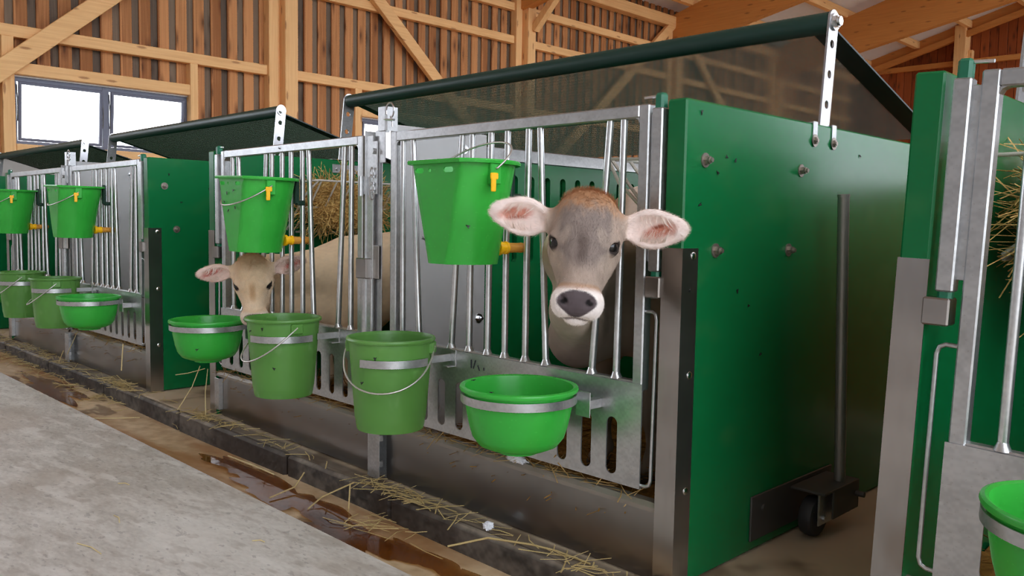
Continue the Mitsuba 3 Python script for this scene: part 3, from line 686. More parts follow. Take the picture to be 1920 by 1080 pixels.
teat_ply = mikit.ply(mv(lathe([(0, 0), (.0150, 0), (.0135, .02), (.0128, .045), (.0140, .058), (.0125, .068), (.007, .074), (0, .076)], 24), RX), 'mat_teat', smooth=60)
clip_ply = mikit.ply(join(cbox(-.003, .003, -.012, .010, -.010, .006, .002), cbox(-.003, .003, -.010, .004, -.040, -.004, .002)), 'mat_yellow', smooth=30)
clamp_ply = mikit.ply(join(cbox(-.011, .011, .012, .028, -.055, .044, .003), cbox(-.014, .014, .020, .050, -.060, -.042, .003)), 'mat_hanger', smooth=30)
def nip(unit, x, z, mode, label, roll=0.0):
    k = numbered('nipple_bucket'); tag(k, label, 'bucket')
    R = roty(roll); tw = place(unit, (x, -.150, z), R)
    scene[k+'__shell'] = {**nip_ply, 'to_world': tw}
    for m_ in ears(.131, -.12, -.062, -.008, .016, .010): put(numbered(k+'__ear'), m_, 'mat_bright_green', tw=tw)
    if mode == 'up': hm = bail(.146, -.12, -.095, -.078, -.022)
    else: hm = bail(.146, -.12, .112, .072, -.030)
    put(k+'__handle', hm, 'mat_wire', 60, tw=tw)
    scene[k+'__clip'] = {**clip_ply, 'to_world': place(unit, np.array((x, -.150, z))+R@np.array((.148, -.03, -.040)), R@rotz(-.2))}
    nz = -.222
    scene[k+'__valve'] = {**valve_ply, 'to_world': place(unit, np.array((x, -.150, z))+R@np.array((.03, .092, nz)))}
    scene[k+'__teat'] = {**teat_ply, 'to_world': place(unit, np.array((x, -.150, z))+R@np.array((.03, .124, nz)))}
    scene[k+'__hanger'] = {**clamp_ply, 'to_world': place(unit, np.array((x, -.150, z))+R@np.array((.03, .120, -.035)))}
nip('m', -.575, 1.000, 'up', 'bright green nipple bucket with raised wire handle beside the grey-brown calf')
nip('m', -1.690, .992, 'down', 'bright green nipple bucket hanging above the cream calf', .03)
nip('l', -.575, .998, 'down', 'bright green nipple bucket on the right gate of the far left pen', .03)
nip('l', -1.690, .998, 'down', 'leftmost bright green nipple bucket, cut off by the left edge', .03)

# ------------------------------------------------------------------ calves: one implicit surface each, meshed by surface nets
def surface_nets(D, ax, ay, az):
    ins = D < 0
    nx_, ny_, nz_ = D.shape
    cnt = np.zeros((nx_-1, ny_-1, nz_-1), np.uint8)
    for i in (0, 1):
        for j in (0, 1):
            for k in (0, 1): cnt += ins[i:nx_-1+i, j:ny_-1+j, k:nz_-1+k]
    act = (cnt > 0) & (cnt < 8)
    ci = np.argwhere(act); idx = -np.ones(act.shape, np.int64); idx[act] = np.arange(len(ci))
    acc = np.zeros((len(ci), 3)); n = np.zeros(len(ci))
    A = (ax, ay, az)
    for d in range(3):
        o1, o2 = [q for q in range(3) if q != d]
        for i in (0, 1):
            for j in (0, 1):
                c0 = ci.copy(); c0[:, o1] += i; c0[:, o2] += j; c1 = c0.copy(); c1[:, d] += 1
                v0, v1 = D[tuple(c0.T)], D[tuple(c1.T)]; m = (v0 < 0) != (v1 < 0); t = v0[m]/(v0[m]-v1[m])
                p = np.stack([A[q][c0[m, q]] for q in range(3)], 1); p[:, d] += t*(A[d][c1[m, d]]-A[d][c0[m, d]])
                acc[m] += p; n[m] += 1
    v = acc/np.maximum(n, 1)[:, None]; f = []
    for d in range(3):
        o1, o2 = (d+1) % 3, (d+2) % 3
        sl0 = [slice(None)]*3; sl1 = [slice(None)]*3; sl0[d] = slice(0, -1); sl1[d] = slice(1, None)
        ch = ins[tuple(sl0)] != ins[tuple(sl1)]
        e = np.argwhere(ch); e = e[(e[:, o1] > 0) & (e[:, o2] > 0) & (e[:, o1] < D.shape[o1]-1) & (e[:, o2] < D.shape[o2]-1)]
        def at(i, j):
            c = e.copy(); c[:, o1] -= i; c[:, o2] -= j; return idx[tuple(c.T)]
        q = np.stack([at(0, 0), at(1, 0), at(1, 1), at(0, 1)], 1)
        flip = ins[tuple(e.T)]
        q[flip] = q[flip]
        q[~flip] = q[~flip][:, ::-1]
        f.append(q)
    f = np.vstack(f)
    return v, np.vstack([f[:, [0, 1, 2]], f[:, [0, 2, 3]]])

def axis_grid(lo, hi, f0, f1, fine, coarse):
    a = list(np.arange(lo, f0, coarse)) if f0 > lo else []
    b = list(np.arange(max(f0, lo), f1, fine)); c = list(np.arange(f1, hi+coarse, coarse)) if hi > f1 else []
    return np.array(a+b+c)

class Field:
    def __init__(s, ax, ay, az): s.a = (ax, ay, az); s.D = np.full((len(ax), len(ay), len(az)), 0.2, np.float32)
    def _sub(s, lo, hi):
        sl = tuple(slice(max(0, np.searchsorted(s.a[q], lo[q])-1), np.searchsorted(s.a[q], hi[q])+1) for q in range(3))
        g = np.meshgrid(*[s.a[q][sl[q]] for q in range(3)], indexing='ij', sparse=False)
        return sl, np.stack(g, -1).astype(np.float32)
    def _mix(s, sl, d, k, sub):
        a = s.D[sl]
        if sub: d = -d; h = np.clip(.5-.5*(d-a)/k, 0, 1)*0; h = np.maximum(k-np.abs(a-d), 0)/k; s.D[sl] = np.maximum(a, d)+h*h*k*.25
        else: h = np.maximum(k-np.abs(a-d), 0)/k; s.D[sl] = np.minimum(a, d)-h*h*k*.25
    def cone(s, p0, r0, p1, r1, k=.02, sub=False):
        p0, p1 = np.array(p0, float), np.array(p1, float); R = max(r0, r1)+k+.05
        sl, g = s._sub(np.minimum(p0, p1)-R, np.maximum(p0, p1)+R)
        if 0 in g.shape: return
        d = p1-p0; t = np.clip(((g-p0)@d)/max(d@d, 1e-9), 0, 1)
        s._mix(sl, np.linalg.norm(g-(p0+t[..., None]*d), axis=-1)-(r0+t*(r1-r0)), k, sub)
    def ell(s, c, M, r, k=.02, sub=False):
        c, r = np.array(c, float), np.array(r, float); R = r.max()+k+.05
        sl, g = s._sub(c-R, c+R)
        if 0 in g.shape: return
        q = (g-c)@np.array(M).T      # rows of M are the local axes
        k0 = np.linalg.norm(q/r, axis=-1); k1 = np.linalg.norm(q/(r*r), axis=-1)
        s._mix(sl, k0*(k0-1)/np.maximum(k1, 1e-6), k, sub)

def sst(a, b, x): t = np.clip((x-a)/(b-a), 0, 1); return t*t*(3-2*t)
def hnoise(p, f): return meshkit.noise(np.asarray(p)*f) if False else np.sin(p[:, 0]*f*1.3+np.sin(p[:, 1]*f*1.7)*1.4)*np.sin(p[:, 1]*f*1.1+np.sin(p[:, 2]*f*1.9)*1.3)*np.sin(p[:, 2]*f*1.2+np.sin(p[:, 0]*f*1.5)*1.2)

def make_calf(key, label, H, fdir, roll, pitch, S, body, pal, fine=.0034):
    F0 = np.array([fdir[0], fdir[1], 0.0]); F0 /= np.linalg.norm(F0); X0 = np.array([-F0[1], F0[0], 0.0]); Z0 = np.array([0, 0, 1.0])
    # pitch tips the nose (down for positive), roll lowers +X
    F1 = F0*math.cos(pitch)-Z0*math.sin(pitch); Z1 = Z0*math.cos(pitch)+F0*math.sin(pitch)
    X1 = X0*math.cos(roll)-Z1*math.sin(roll); Z2 = Z1*math.cos(roll)+X0*math.sin(roll)
    B = np.stack([X1, F1, Z2])          # rows: local axes
    H = np.array(H, float)
    Lp = lambda x, f, z: H+S*(np.array([x, f, z])@B)
    corners = np.array([Lp(x, f, z) for x in (-.255, .255) for f in (-.12, .13) for z in (-.215, .165)])
    lo, hi = corners.min(0)-.01, corners.max(0)+.01
    blo, bhi = body['lo'], body['hi']
    ax, ay, az = (axis_grid(min(lo[q], blo[q]), max(hi[q], bhi[q]), lo[q], hi[q], fine, .011) for q in range(3))
    fd = Field(ax, ay, az)
    c = lambda a, r0, b, r1, k=.02, sub=False: fd.cone(Lp(*a), r0*S, Lp(*b), r1*S, k*S, sub)
    e = lambda a, r, k=.02, sub=False, M=None: fd.ell(Lp(*a), B if M is None else M, np.array(r)*S, k*S, sub)
    # body, neck, legs
    for it in body['prims']:
        if it[0] == 'c': fd.cone(it[1], it[2], it[3], it[4], it[5] if len(it) > 5 else .06)
        else: fd.ell(it[1], np.array(it[3]) if len(it) > 3 else np.eye(3), it[2], .08)
    n0, n1 = body['neck']
    fd.cone(Lp(0, -.075, .03), .078*S, n0, .098*S, .05); fd.cone(n0, .098*S, n1, .145*S, .06)
    fd.cone(Lp(0, -.06, -.085), .050*S, body['throat'][0], .066*S, .05); fd.cone(body['throat'][0], .066*S, body['throat'][1], .105*S, .06)
    # skull
    e((0, -.045, .045), (.083, .085, .080), .03)
    e((0, -.035, .094), (.066, .050, .040), .03)
    e((0, .002, .030), (.070, .044, .070), .03)
    for s in (-1, 1):
        e((s*.053, -.016, .004), (.033, .034, .034), .03)
        c((s*.050, -.055, -.030), .044, (s*.018, .010, -.125), .030, .035)
        c((s*.060, .004, .032), .012, (s*.066, .010, .020), .012, .02)
    c((0, -.004, -.005), .063, (0, .040, -.105), .044, .03)
    c((0, .026, -.05), .040, (0, .066, -.112), .034, .03)
    c((0, -.035, -.090), .044, (0, .038, -.158), .030, .03)
    # muzzle
    e((0, .064, -.134), (.060, .040, .042), .022)
    for s in (-1, 1): e((s*.036, .068, -.145), (.029, .034, .036), .018)
    e((0, .090, -.136), (.052, .023, .036), .014)
    e((0, .046, -.186), (.032, .032, .016), .010)
    c((-.040, .086, -.184), .0035, (0, .096, -.176), .0035, .006, True); c((0, .096, -.176), .0035, (.040, .086, -.184), .0035, .006, True)
    for s in (-1, 1):
        c((s*.027, .116, -.137), .0074, (s*.040, .104, -.124), .0066, .006, True)
    # ears
    ear_fr = []
    for s in (-1, 1):
        base = np.array((s*.076, -.060, .048)); tip = np.array((s*.256, -.045+body.get('ear_f', (0, 0))[(s+1)//2], .068+body.get('ear_z', (0, 0))[(s+1)//2]))
        a1 = tip-base; L = np.linalg.norm(a1); a1 /= L
        nrm = np.array([-s*.10, .97, -.12]); nrm -= a1*(nrm@a1); nrm /= np.linalg.norm(nrm); a2 = np.cross(nrm, a1)
        M = np.stack([a1, nrm, a2])@B
        cen = base+a1*L*.57-np.array([0, 0, .006])
        cw = Lp(*cen)
        c(base-a1*.01, .030, base+a1*.045, .024, .035)
        fd.ell(Lp(*(cen-a1*L*.07)), M, np.array([L*.37, .018, .0525])*S, .016*S); fd.ell(Lp(*(cen+a1*L*.17)), M, np.array([L*.27, .0145, .0360])*S, .012*S)
        dn = np.array([0, 0, -1.0]); 
        fd.ell(Lp(*(cen-a1*.012+nrm*.016)), M, np.array([L*.35, .020, .040])*S, .008*S, True)
        ear_fr.append((cen, a1, nrm, a2, L, base))
    # eye sockets and lids
    EY = [(s*.0705, .0035, .000) for s in (-1, 1)]
    for s in (-1, 1):
        ex, ef, ez = EY[(s+1)//2]
        fd.ell(Lp(ex+s*.004, ef+.005, ez), B, np.array([.0195, .0195, .0180])*S, .004*S, True)
        c((ex-s*.013, ef+.017, ez+.011), .0062, (ex+s*.006, ef+.008, ez+.017), .0062, .008); c((ex+s*.006, ef+.008, ez+.017), .0062, (ex+s*.014, ef-.010, ez+.010), .006, .008)
        c((ex-s*.012, ef+.015, ez-.012), .0055, (ex+s*.004, ef+.008, ez-.016), .0055, .008); c((ex+s*.004, ef+.008, ez-.016), .0055, (ex+s*.013, ef-.008, ez-.009), .005, .008)
    v, f = surface_nets(fd.D, ax, ay, az)
    tm = trimesh.Trimesh(v, f, process=False)
    parts_ = tm.split(only_watertight=False)
    if len(parts_) > 1: tm = max(parts_, key=lambda q: len(q.faces))
    v_raw = np.array(tm.vertices)
    trimesh.smoothing.filter_taubin(tm, .5, .53, 6)
    v_new = np.array(tm.vertices); far = np.linalg.norm(v_new-v_raw, axis=1) > .004
    v_new[far] = v_raw[far]; tm.vertices = v_new
    if tm.volume < 0: tm.invert()
    v = np.array(tm.vertices); q = ((v-H)/S)@B.T
    x, ff, z = q.T; axx = np.abs(x); nz = hnoise(v, 60)*.5+hnoise(v, 140)*.5
    head = sst(-.17, -.10, ff-.0*z)*sst(-.26, -.20, z)*sst(.30, .24, axx)
    C_ = np.ones((len(v), 3))*np.array(pal['body'])
    C_ = C_*(1+.10*nz[:, None])
    if pal.get('neck'):
        wn = (sst(.42, .20, v[:, 1])*sst(.86, .70, v[:, 2]))[:, None]; C_ = C_*(1-wn)+wn*np.array(pal['neck'])*(1+.10*nz[:, None])
    under = sst(.50, .36, v[:, 2]); C_ = C_*(1-under[:, None])+under[:, None]*np.array(pal['belly'])
    def lay(w, col, n=.12):
        nonlocal C_
        w = np.clip(w, 0, 1)[:, None]; C_ = C_*(1-w)+w*np.array(col)*(1+n*nz[:, None])
    lay(head, pal['face'])
    lay(head*sst(.065, .125, z+.02*nz+.35*np.clip(axx-.05, 0, .03))*.85, pal['poll'])
    lay(head*sst(.075, .055, axx)*sst(.115, .07, z+.02*nz)*sst(-.075, -.02, z)*sst(-.05, -.01, ff)*.85, pal['mask'])
    lay(head*sst(-.035, .0, ff)*sst(.022, .004, axx)*sst(-.06, -.02, z+.012*nz)*sst(.06, .01, z)*.75, pal['stripe'])
    for s in (-1, 1):
        d = np.sqrt((x-s*.058)**2+((z-.018)/1.3)**2+((ff-.02)*.4)**2)
        lay(head*sst(.030, .014, np.sqrt((x-s*.049+s*.35*(z-.02))**2*3.2+(z-.024)**2*.7))*.28, pal['ring'])
        lay(head*sst(.030, .012, np.sqrt((x-s*.062)**2+(z+.040)**2*.7))*.40, pal['ring'])
        de = np.linalg.norm(q-np.array((s*.0705, .0035, 0)), axis=1)
        lay(sst(.0285, .0225, de), (.035, .026, .022))
    mz = np.sqrt(((x)/.068)**2+((ff-.075)/.055)**2+((z+.146)/.050)**2)
    lay(head*sst(1.20, 1.02, mz+.05*nz), pal['muzzle'])
    lay(head*sst(1.30, 1.16, mz)*sst(1.0, 1.12, mz)*sst(-.12, -.10, z)*.5, pal['poll'])
    nose = np.sqrt((x/(.051-.019*sst(-.13, -.168, z)))**2+((z+.1375)/.0345)**2)
    lay(sst(1.06, .96, nose+.02*nz)*sst(.082, .090, ff), pal['nose'], .06)
    for s in (-1, 1):
        dn_ = np.linalg.norm((q-np.array((s*.033, .110, -.131)))*np.array([.9, 1, 1.1]), axis=1)
        lay(sst(.0125, .0075, dn_), (.012, .010, .010))
    lay(sst(.0045, .002, np.abs(z+.176+.20*axx))*sst(.044, .036, axx)*sst(.06, .075, ff)*.8, (.10, .06, .055))
    for cen, a1, nrm, a2, L, base in ear_fr:
        s = np.sign(cen[0]); r = q-cen; u, w, h = r@a1, r@a2, r@nrm
        ez = (np.sign(x) == s)*sst(.10, .112, axx)
        ez0 = (np.sign(x) == s)*sst(.085, .12, axx)*sst(-.06, -.02, z)
        lay(ez0, pal['ear_back'])
        rad = np.sqrt((u/(L*.45))**2+(w/.0525)**2)
        inn = ez*sst(-.006, .004, h+.012*(1-np.clip(rad, 0, 1)))
        lay(inn, pal['ear_rim'])
        rd2 = np.sqrt(((u-.010)/(L*.30))**2+((w-.004+.25*(u-.01))/.022)**2)
        lay(inn*sst(1.05, .45, rd2+.22*nz)*.9, pal['ear_pink'], .2)
        lay(inn*sst(.7, .2, np.sqrt(((u-.004)/(L*.20))**2+((w+.004+.3*u)/.009)**2)+.25*nz)*.75, pal['ear_deep'])
    hoof = sst(.155, .125, v[:, 2]); lay(hoof*(1-head), (.08, .06, .05))
    tag(key, label, 'calf')
    put(key+'__body', (v, np.array(tm.faces)), 'mat_fur', True, color=np.clip(C_, 0, 1))
    r = np.random.default_rng(3); fc = np.array(tm.faces); cc = v[fc].mean(1); qf = ((cc-H)/S)@B.T
    ar = tm.area_faces; ok = (np.abs(qf[:, 0]) < .28)*(np.abs(qf[:, 1]) < .16)*(qf[:, 2] > -.25)*(qf[:, 2] < .18)
    nosef = (np.sqrt((qf[:, 0]/.046)**2+((qf[:, 2]+.131)/.034)**2) < 1.0)*(qf[:, 1] > .07)
    eyef = np.minimum(np.linalg.norm(qf-np.array((.0705, .0035, 0)), axis=1), np.linalg.norm(qf-np.array((-.0705, .0035, 0)), axis=1)) < .030
    wgt = ar*(ok*1.0)*(1-nosef)*(1-eyef); pick = r.choice(len(fc), 26000, p=wgt/wgt.sum())
    bc = r.dirichlet((1, 1, 1), len(pick)); pos = (v[fc[pick]]*bc[..., None]).sum(1); nrm_ = tm.face_normals[pick]; ql = qf[pick]
    col = C_[fc[pick]].mean(1)
    flow = np.stack([ql[:, 0]*4, np.zeros(len(pick)), -np.ones(len(pick))], 1)
    top = sst(.085, .12, ql[:, 2])*(np.abs(ql[:, 0]) < .085); flow = flow*(1-top[:, None])+top[:, None]*np.array([0, .8, .9])
    er = sst(.09, .12, np.abs(ql[:, 0])); flow = flow*(1-er[:, None])+er[:, None]*np.stack([np.sign(ql[:, 0]), .2+0*er, .1+0*er], 1)
    d = flow@B; d -= nrm_*(d*nrm_).sum(1, keepdims=True); d /= np.maximum(np.linalg.norm(d, axis=1, keepdims=True), 1e-6)
    d = d+nrm_*(.28+.35*top+.2*er)[:, None]+r.normal(size=d.shape)*.16; d /= np.linalg.norm(d, axis=1, keepdims=True)
    sd = np.cross(d, nrm_+r.normal(size=d.shape)*.3); sd /= np.maximum(np.linalg.norm(sd, axis=1, keepdims=True), 1e-6)
    Lh = (r.uniform(.005, .009, len(pick))+.012*top+.004*er)*S; wd = .00042
    hv = np.stack([pos-sd*wd-nrm_*.0006, pos+sd*wd-nrm_*.0006, pos+d*Lh[:, None]], 1).reshape(-1, 3); hf = np.arange(len(hv)).reshape(-1, 3)
    hc = np.repeat(np.clip(col*r.uniform(.82, 1.16, (len(pick), 1)), 0, 1), 3, axis=0)
    put(key+'__coat_hair', (hv, hf), 'mat_hair', False, color=hc); labels[key+'__coat_hair'] = {'kind': 'stuff', 'label': 'short fine coat hair'}
    for cen, a1, nn, a2, L, base in ear_fr:
        hs = []
        for q_ in range(46):
            t = r.uniform(-.22, .14)*L; side = -1 if r.random() < .7 else 1
            p0_ = cen+a1*t+a2*(side*(.040-.03*abs(t)/L)*np.sign(a2[2])*1)+nn*.004
            p2_ = cen+a1*(t+r.uniform(.0, .035))+a2*r.uniform(-.006, .006)+nn*r.uniform(.004, .016); p1_ = (p0_+p2_)/2+nn*r.uniform(.010, .018)
            hs.append(tube([Lp(*p0_), Lp(*p1_), Lp(*p2_)], .0005, 3, radii=[.0006, .0005, .0002]))
        put(numbered(key+'__ear_hair'), join(*hs), 'mat_ear_hair', True); 
    for kk in [q_ for q_ in scene if q_.startswith(key+'__ear_hair')]: labels[kk] = {'kind': 'stuff', 'label': 'pale hair fringe inside the ear'}
    for s in (-1, 1):
        i = numbered(key+'__eye'); sp = trimesh.creation.icosphere(3, .0205*S)
        put(i, (np.array(sp.vertices)+Lp(s*.0665, .0015, .0), np.array(sp.faces)), 'mat_eye', True)
    return Lp, B

G = lambda *c: lin(*c)
pal1 = dict(neck=G(172, 154, 140), body=G(168, 136, 106), belly=G(142, 126, 112), face=G(172, 153, 139), poll=G(180, 130, 88), mask=G(130, 117, 111), stripe=G(92, 78, 72), ring=G(208, 188, 170), muzzle=G(244, 234, 228), nose=G(88, 78, 80),
            ear_back=G(222, 202, 186), ear_rim=G(246, 230, 222), ear_pink=G(206, 132, 108), ear_deep=G(150, 70, 48))
pal2 = dict(body=G(232, 206, 170), belly=G(218, 190, 156), face=G(226, 200, 170), poll=G(204, 172, 136), mask=G(218, 188, 152), stripe=G(172, 130, 88), ring=G(226, 206, 182), muzzle=G(222, 206, 186), nose=G(96, 86, 82),
            ear_back=G(214, 190, 164), ear_rim=G(228, 202, 190), ear_pink=G(214, 128, 118), ear_deep=G(170, 84, 74))
def calf_body(cx, cy, zc, s, rx, lean, rise=0.0):
    """standing calf along +y; cx, cy the chest, zc the trunk's middle height, s its size, lean the rump's x offset"""
    X = lambda dx, dy, z: (cx+dx+lean*dy/.75, cy+dy, z+(rise*dy if z > .3 else 0))
    pr = [('e', X(0, .02, zc), (.150*s*rx, .24*s, .205*s)), ('e', X(0, .36*s, zc-.01), (.175*s*rx, .36*s, .200*s)), ('e', X(0, .70*s, zc+.03), (.150*s*rx, .20*s, .185*s)),
          ('c', X(0, -.02, zc+.16*s), .058*s, X(0, .72*s, zc+.165*s), .060*s, .08), ('c', X(0, -.12*s, zc-.16*s), .105*s, X(0, .1, zc-.16*s), .12*s, .08)]
    zb = .105
    for sx in (-1, 1):
        a = sx*.095*s
        pr += [('c', X(a*1.1, -.02, zc-.02), .085*s, X(a, -.05*s, zc-.20*s), .062*s), ('c', X(a, -.05*s, zc-.20*s), .052*s, X(a, -.06*s, zb+.20), .036*s, .04), ('c', X(a, -.06*s, zb+.22), .038*s, X(a, -.055*s, zb+.18), .036*s, .02),
               ('c', X(a, -.058*s, zb+.18), .026*s, X(a, -.05*s, zb+.065), .025*s, .02), ('c', X(a, -.05*s, zb+.06), .030*s, X(a, -.075*s, zb+.02), .034*s, .02),
               ('c', X(a, .70*s, zc-.0), .115*s, X(a*1.15, .60*s, zc-.20*s), .075*s), ('c', X(a*1.15, .60*s, zc-.20*s), .066*s, X(a*1.1, .80*s, zb+.26), .040*s, .04), ('c', X(a*1.1, .80*s, zb+.27), .038*s, X(a*1.1, .78*s, zb+.07), .026*s, .03),
               ('c', X(a*1.1, .78*s, zb+.06), .030*s, X(a*1.1, .75*s, zb+.02), .034*s, .02)]
    pr += [('c', X(0, .86*s, zc+.13*s), .030*s, X(0, .92*s, zc-.05), .022*s, .03), ('c', X(0, .92*s, zc-.05), .022*s, X(0.02, .91*s, zc-.28*s), .020*s, .02)]
    return dict(prims=pr, lo=np.array([cx-.30, cy-.34, .09]), hi=np.array([cx+.30+max(0, lean), cy+1.02*s, zc+.26*s]))
b1 = calf_body(-.42, .44, .730, 1.0, 1.0, .08)
b1['neck'] = ((-.340, .05, .765), (-.405, .36, .73)); b1['throat'] = ((-.350, .05, .62), (-.465, .20, .530)); b1['ear_z'] = (0.0, .0); b1['ear_f'] = (-.01, .035)
make_calf('calf', 'grey-brown calf with white muzzle and wide pale ears, looking out through the gate', (-.138, -.178, .800), (.610, -.792), math.radians(4.5), math.radians(4), .865, b1, pal1)
b2 = calf_body(-2.06, .50, .575, .86, 1.0, .02, .10)
b2['neck'] = ((-2.025, .10, .615), (-2.06, .38, .62)); b2['throat'] = ((-2.03, .10, .48), (-2.06, .30, .47)); b2['ear_z'] = (-.005, .02); b2['ear_f'] = (.02, -.04)
make_calf('calf_001', 'cream calf with its head lowered behind an olive pail, body seen through the left gate', (-1.822, -.080, .600), (.865, -.50), math.radians(-3), math.radians(25), .765, b2, pal2, fine=.0042)

# ------------------------------------------------------------------ hay, straw, bedding
def straws(n, sampler, seed, wid=(.0012, .0022), seg=2):
    r = np.random.default_rng(seed); vs, fs, o = [], [], 0
    for i in range(n):
        p, d, L, bend = sampler(r); d = d/np.linalg.norm(d); u, w, _ = frame_of(d); R_ = r.uniform(*wid)
        k = seg+1; t = np.linspace(-.5, .5, k)[:, None]; b_ = (u*math.cos(i)+w*math.sin(i))
        path = p+d*t*L+b_*bend*(t*t*4-.33)*L
        a = np.arange(3)*2*PI/3; ring = np.cos(a)[:, None]*u+np.sin(a)[:, None]*w
        vs.append((path[:, None, :]+ring[None]*R_*np.array([1, 1, .6])).reshape(-1, 3)); q = np.arange(3); j = (q+1) % 3
        for s_ in range(k-1): fs.append(np.vstack([np.stack([s_*3+q, s_*3+j, s_*3+3+j], 1), np.stack([s_*3+q, s_*3+3+j, s_*3+3+q], 1)])+o)
        o += k*3
    return np.vstack(vs), np.vstack(fs)
def hay_sampler(x0, x1, y0, y1, z0, z1, L=(.10, .26)):
    c = np.array([(x0+x1)/2, (y0+y1)/2, (z0+z1)/2]); h = np.array([x1-x0, y1-y0, z1-z0])/2
    def f(r):
        q = r.uniform(-1, 1, 3); q = q/np.linalg.norm(q)*r.uniform(.25, 1)**.5*np.array([1, 1.1, 1.05])
        d = r.normal(size=3)*np.array([.7, 1, .55]); 
        if r.random() < .10: d = np.array([r.normal()*.3, r.normal()*.4, 1.0])
        return c+q*h, d, r.uniform(*L), r.uniform(-.16, .16)
    return f
def hay_core(x0, x1, y0, y1, z0, z1, seed):
    m = trimesh.creation.icosphere(4, 1.0); v = np.array(m.vertices); n = hnoise(v+seed, 7)*.14+hnoise(v+seed, 15)*.10
    return v*(.86+n)[:, None]*np.array([x1-x0, y1-y0, z1-z0])/2+np.array([x0+x1, y0+y1, z0+z1])/2, np.array(m.faces)
for unit, key, lab in (('m', 'hay', 'bunch of dry hay in the wire rack above the cream calf'), ('r', 'hay_001', 'bunch of dry hay in the wire rack at the right edge')):
    k = numbered('hay'); bx = (-U+.075, -U+.275, .32, .80, .80, 1.035)
    if unit == 'r': bx = (-U+.075, -U+.300, .24, .80, .70, 1.04)
    m = join(hay_core(bx[0]+.02, bx[1]-.02, bx[2]+.02, bx[3]-.02, bx[4], bx[5]-.02, 3 if unit == 'm' else 9), straws(1100, hay_sampler(*bx), 21 if unit == 'm' else 22))
    put(k, m, 'mat_hay', False, tw=local_T(unit)); tag(k, lab, 'hay', kind='stuff')
def bed(x0, x1, y0, y1, seed):
    xs_, ys_ = np.linspace(x0, x1, 46), np.linspace(y0, y1, 60)
    X_, Y_ = np.meshgrid(xs_, ys_, indexing='ij'); P_ = np.stack([X_.ravel(), Y_.ravel(), np.full(X_.size, seed*.7)], 1)
    z = .105+.020*hnoise(P_, 9)+.012*hnoise(P_, 24)
    v = np.stack([X_.ravel(), Y_.ravel(), z], 1); n1, n2 = X_.shape
    f = np.array([[i*n2+j, (i+1)*n2+j, (i+1)*n2+j+1, i*n2+j+1] for i in range(n1-1) for j in range(n2-1)])
    f = np.vstack([f[:, [0, 1, 2]], f[:, [0, 2, 3]]])
    def smp(r):
        y = y0+(y1-y0)*r.random()**1.5
        return np.array([r.uniform(x0+.06, x1-.06), y+.03, .118+r.uniform(0, .05)]), np.array([r.normal(), r.normal(), r.normal()*.22]), r.uniform(.06, .2), r.uniform(-.12, .12)
    return join((v, f), straws(900, smp, seed))
for unit, who in (('m', 'middle'), ('r', 'nearest'), ('l', 'far left')):
    for q, (x0, x1) in enumerate(((-U+.06, -1.19), (-1.155, -.06))):
        if unit == 'r' and q == 1: continue
        k = numbered('straw_bedding'); put(k, bed(x0, x1, .03, 1.5, 31+q), 'mat_bedding', False, tw=local_T(unit))
        tag(k, 'brown straw bedding inside the %s %s' % ({0: 'left half of the', 1: 'right half of the'}[q] if unit != 'r' else '', who+' double pen') if unit != 'r' else 'brown straw bedding inside the nearest pen at the right edge', 'straw', kind='stuff')
# straw that pokes out under the gates and lies on kerb, gutter and walkway
def lying(cx, cy, z, sx, sy, L=(.04, .16), tilt=.06):
    def f(r):
        y = cy+r.normal()*sy
        zz = z if z is not None else (0.004 if y > -.076 else GUT_Z+.014)
        return np.array([cx+r.normal()*sx, y, zz+abs(r.normal())*.006]), np.array([r.normal(), r.normal()*.8, r.normal()*tilt]), r.uniform(*L), r.uniform(-.1, .1)
    return f
kerb_spots = [(-4.75, -.06, .25, .05, 120), (-4.2, -.10, .35, .06, 60), (-3.25, -.055, .14, .03, 90), (-3.6, -.08, .3, .05, 40), (-2.30, -.035, .10, .015, 46), (-1.9, -.035, .3, .015, 30), (-1.02, -.048, .09, .018, 40), (-.80, -.045, .10, .014, 22), (-.20, -.05, .06, .016, 18), (-.45, -.045, .12, .014, 10), (-.95, -.16, .10, .04, 20), (-5.5, -.08, .3, .06, 90)]
ms = [straws(n, lying(a, b_, None, c_, d_), 50+i, (.0012, .0027)) for i, (a, b_, c_, d_, n) in enumerate(kerb_spots)]
k = numbered('loose_straw'); put(k, join(*ms), 'mat_straw_0', False); tag(k, 'loose straw scattered along the kerb and gutter in front of the pens', 'straw', kind='stuff')
def poke(x0, x1, n, seed):
    def f(r):
        x = r.uniform(x0, x1); return np.array([x, .012+r.normal()*.012, .200+r.normal()*.008]), np.array([r.normal(), r.normal()*.5-.2, r.normal()*.25-.1]), r.uniform(.03, .11), r.uniform(-.1, .1)
    return straws(n, f, seed, (.0009, .0019))
ms = [mv(poke(-1.10, -.09, 110, 71), rotz(-.0104)), mv(poke(-2.33, -1.27, 120, 72), rotz(-.0104)), mv(poke(-1.1, -.09, 130, 73), None, (-2.9845, 0, 0)), mv(poke(-2.33, -1.27, 100, 74), None, (-2.9845, 0, 0))]
k = numbered('loose_straw'); put(k, join(*ms), 'mat_straw_1', False); tag(k, 'short straw poking out beneath the gates, above the steel base boards', 'straw', kind='stuff')
ms = []
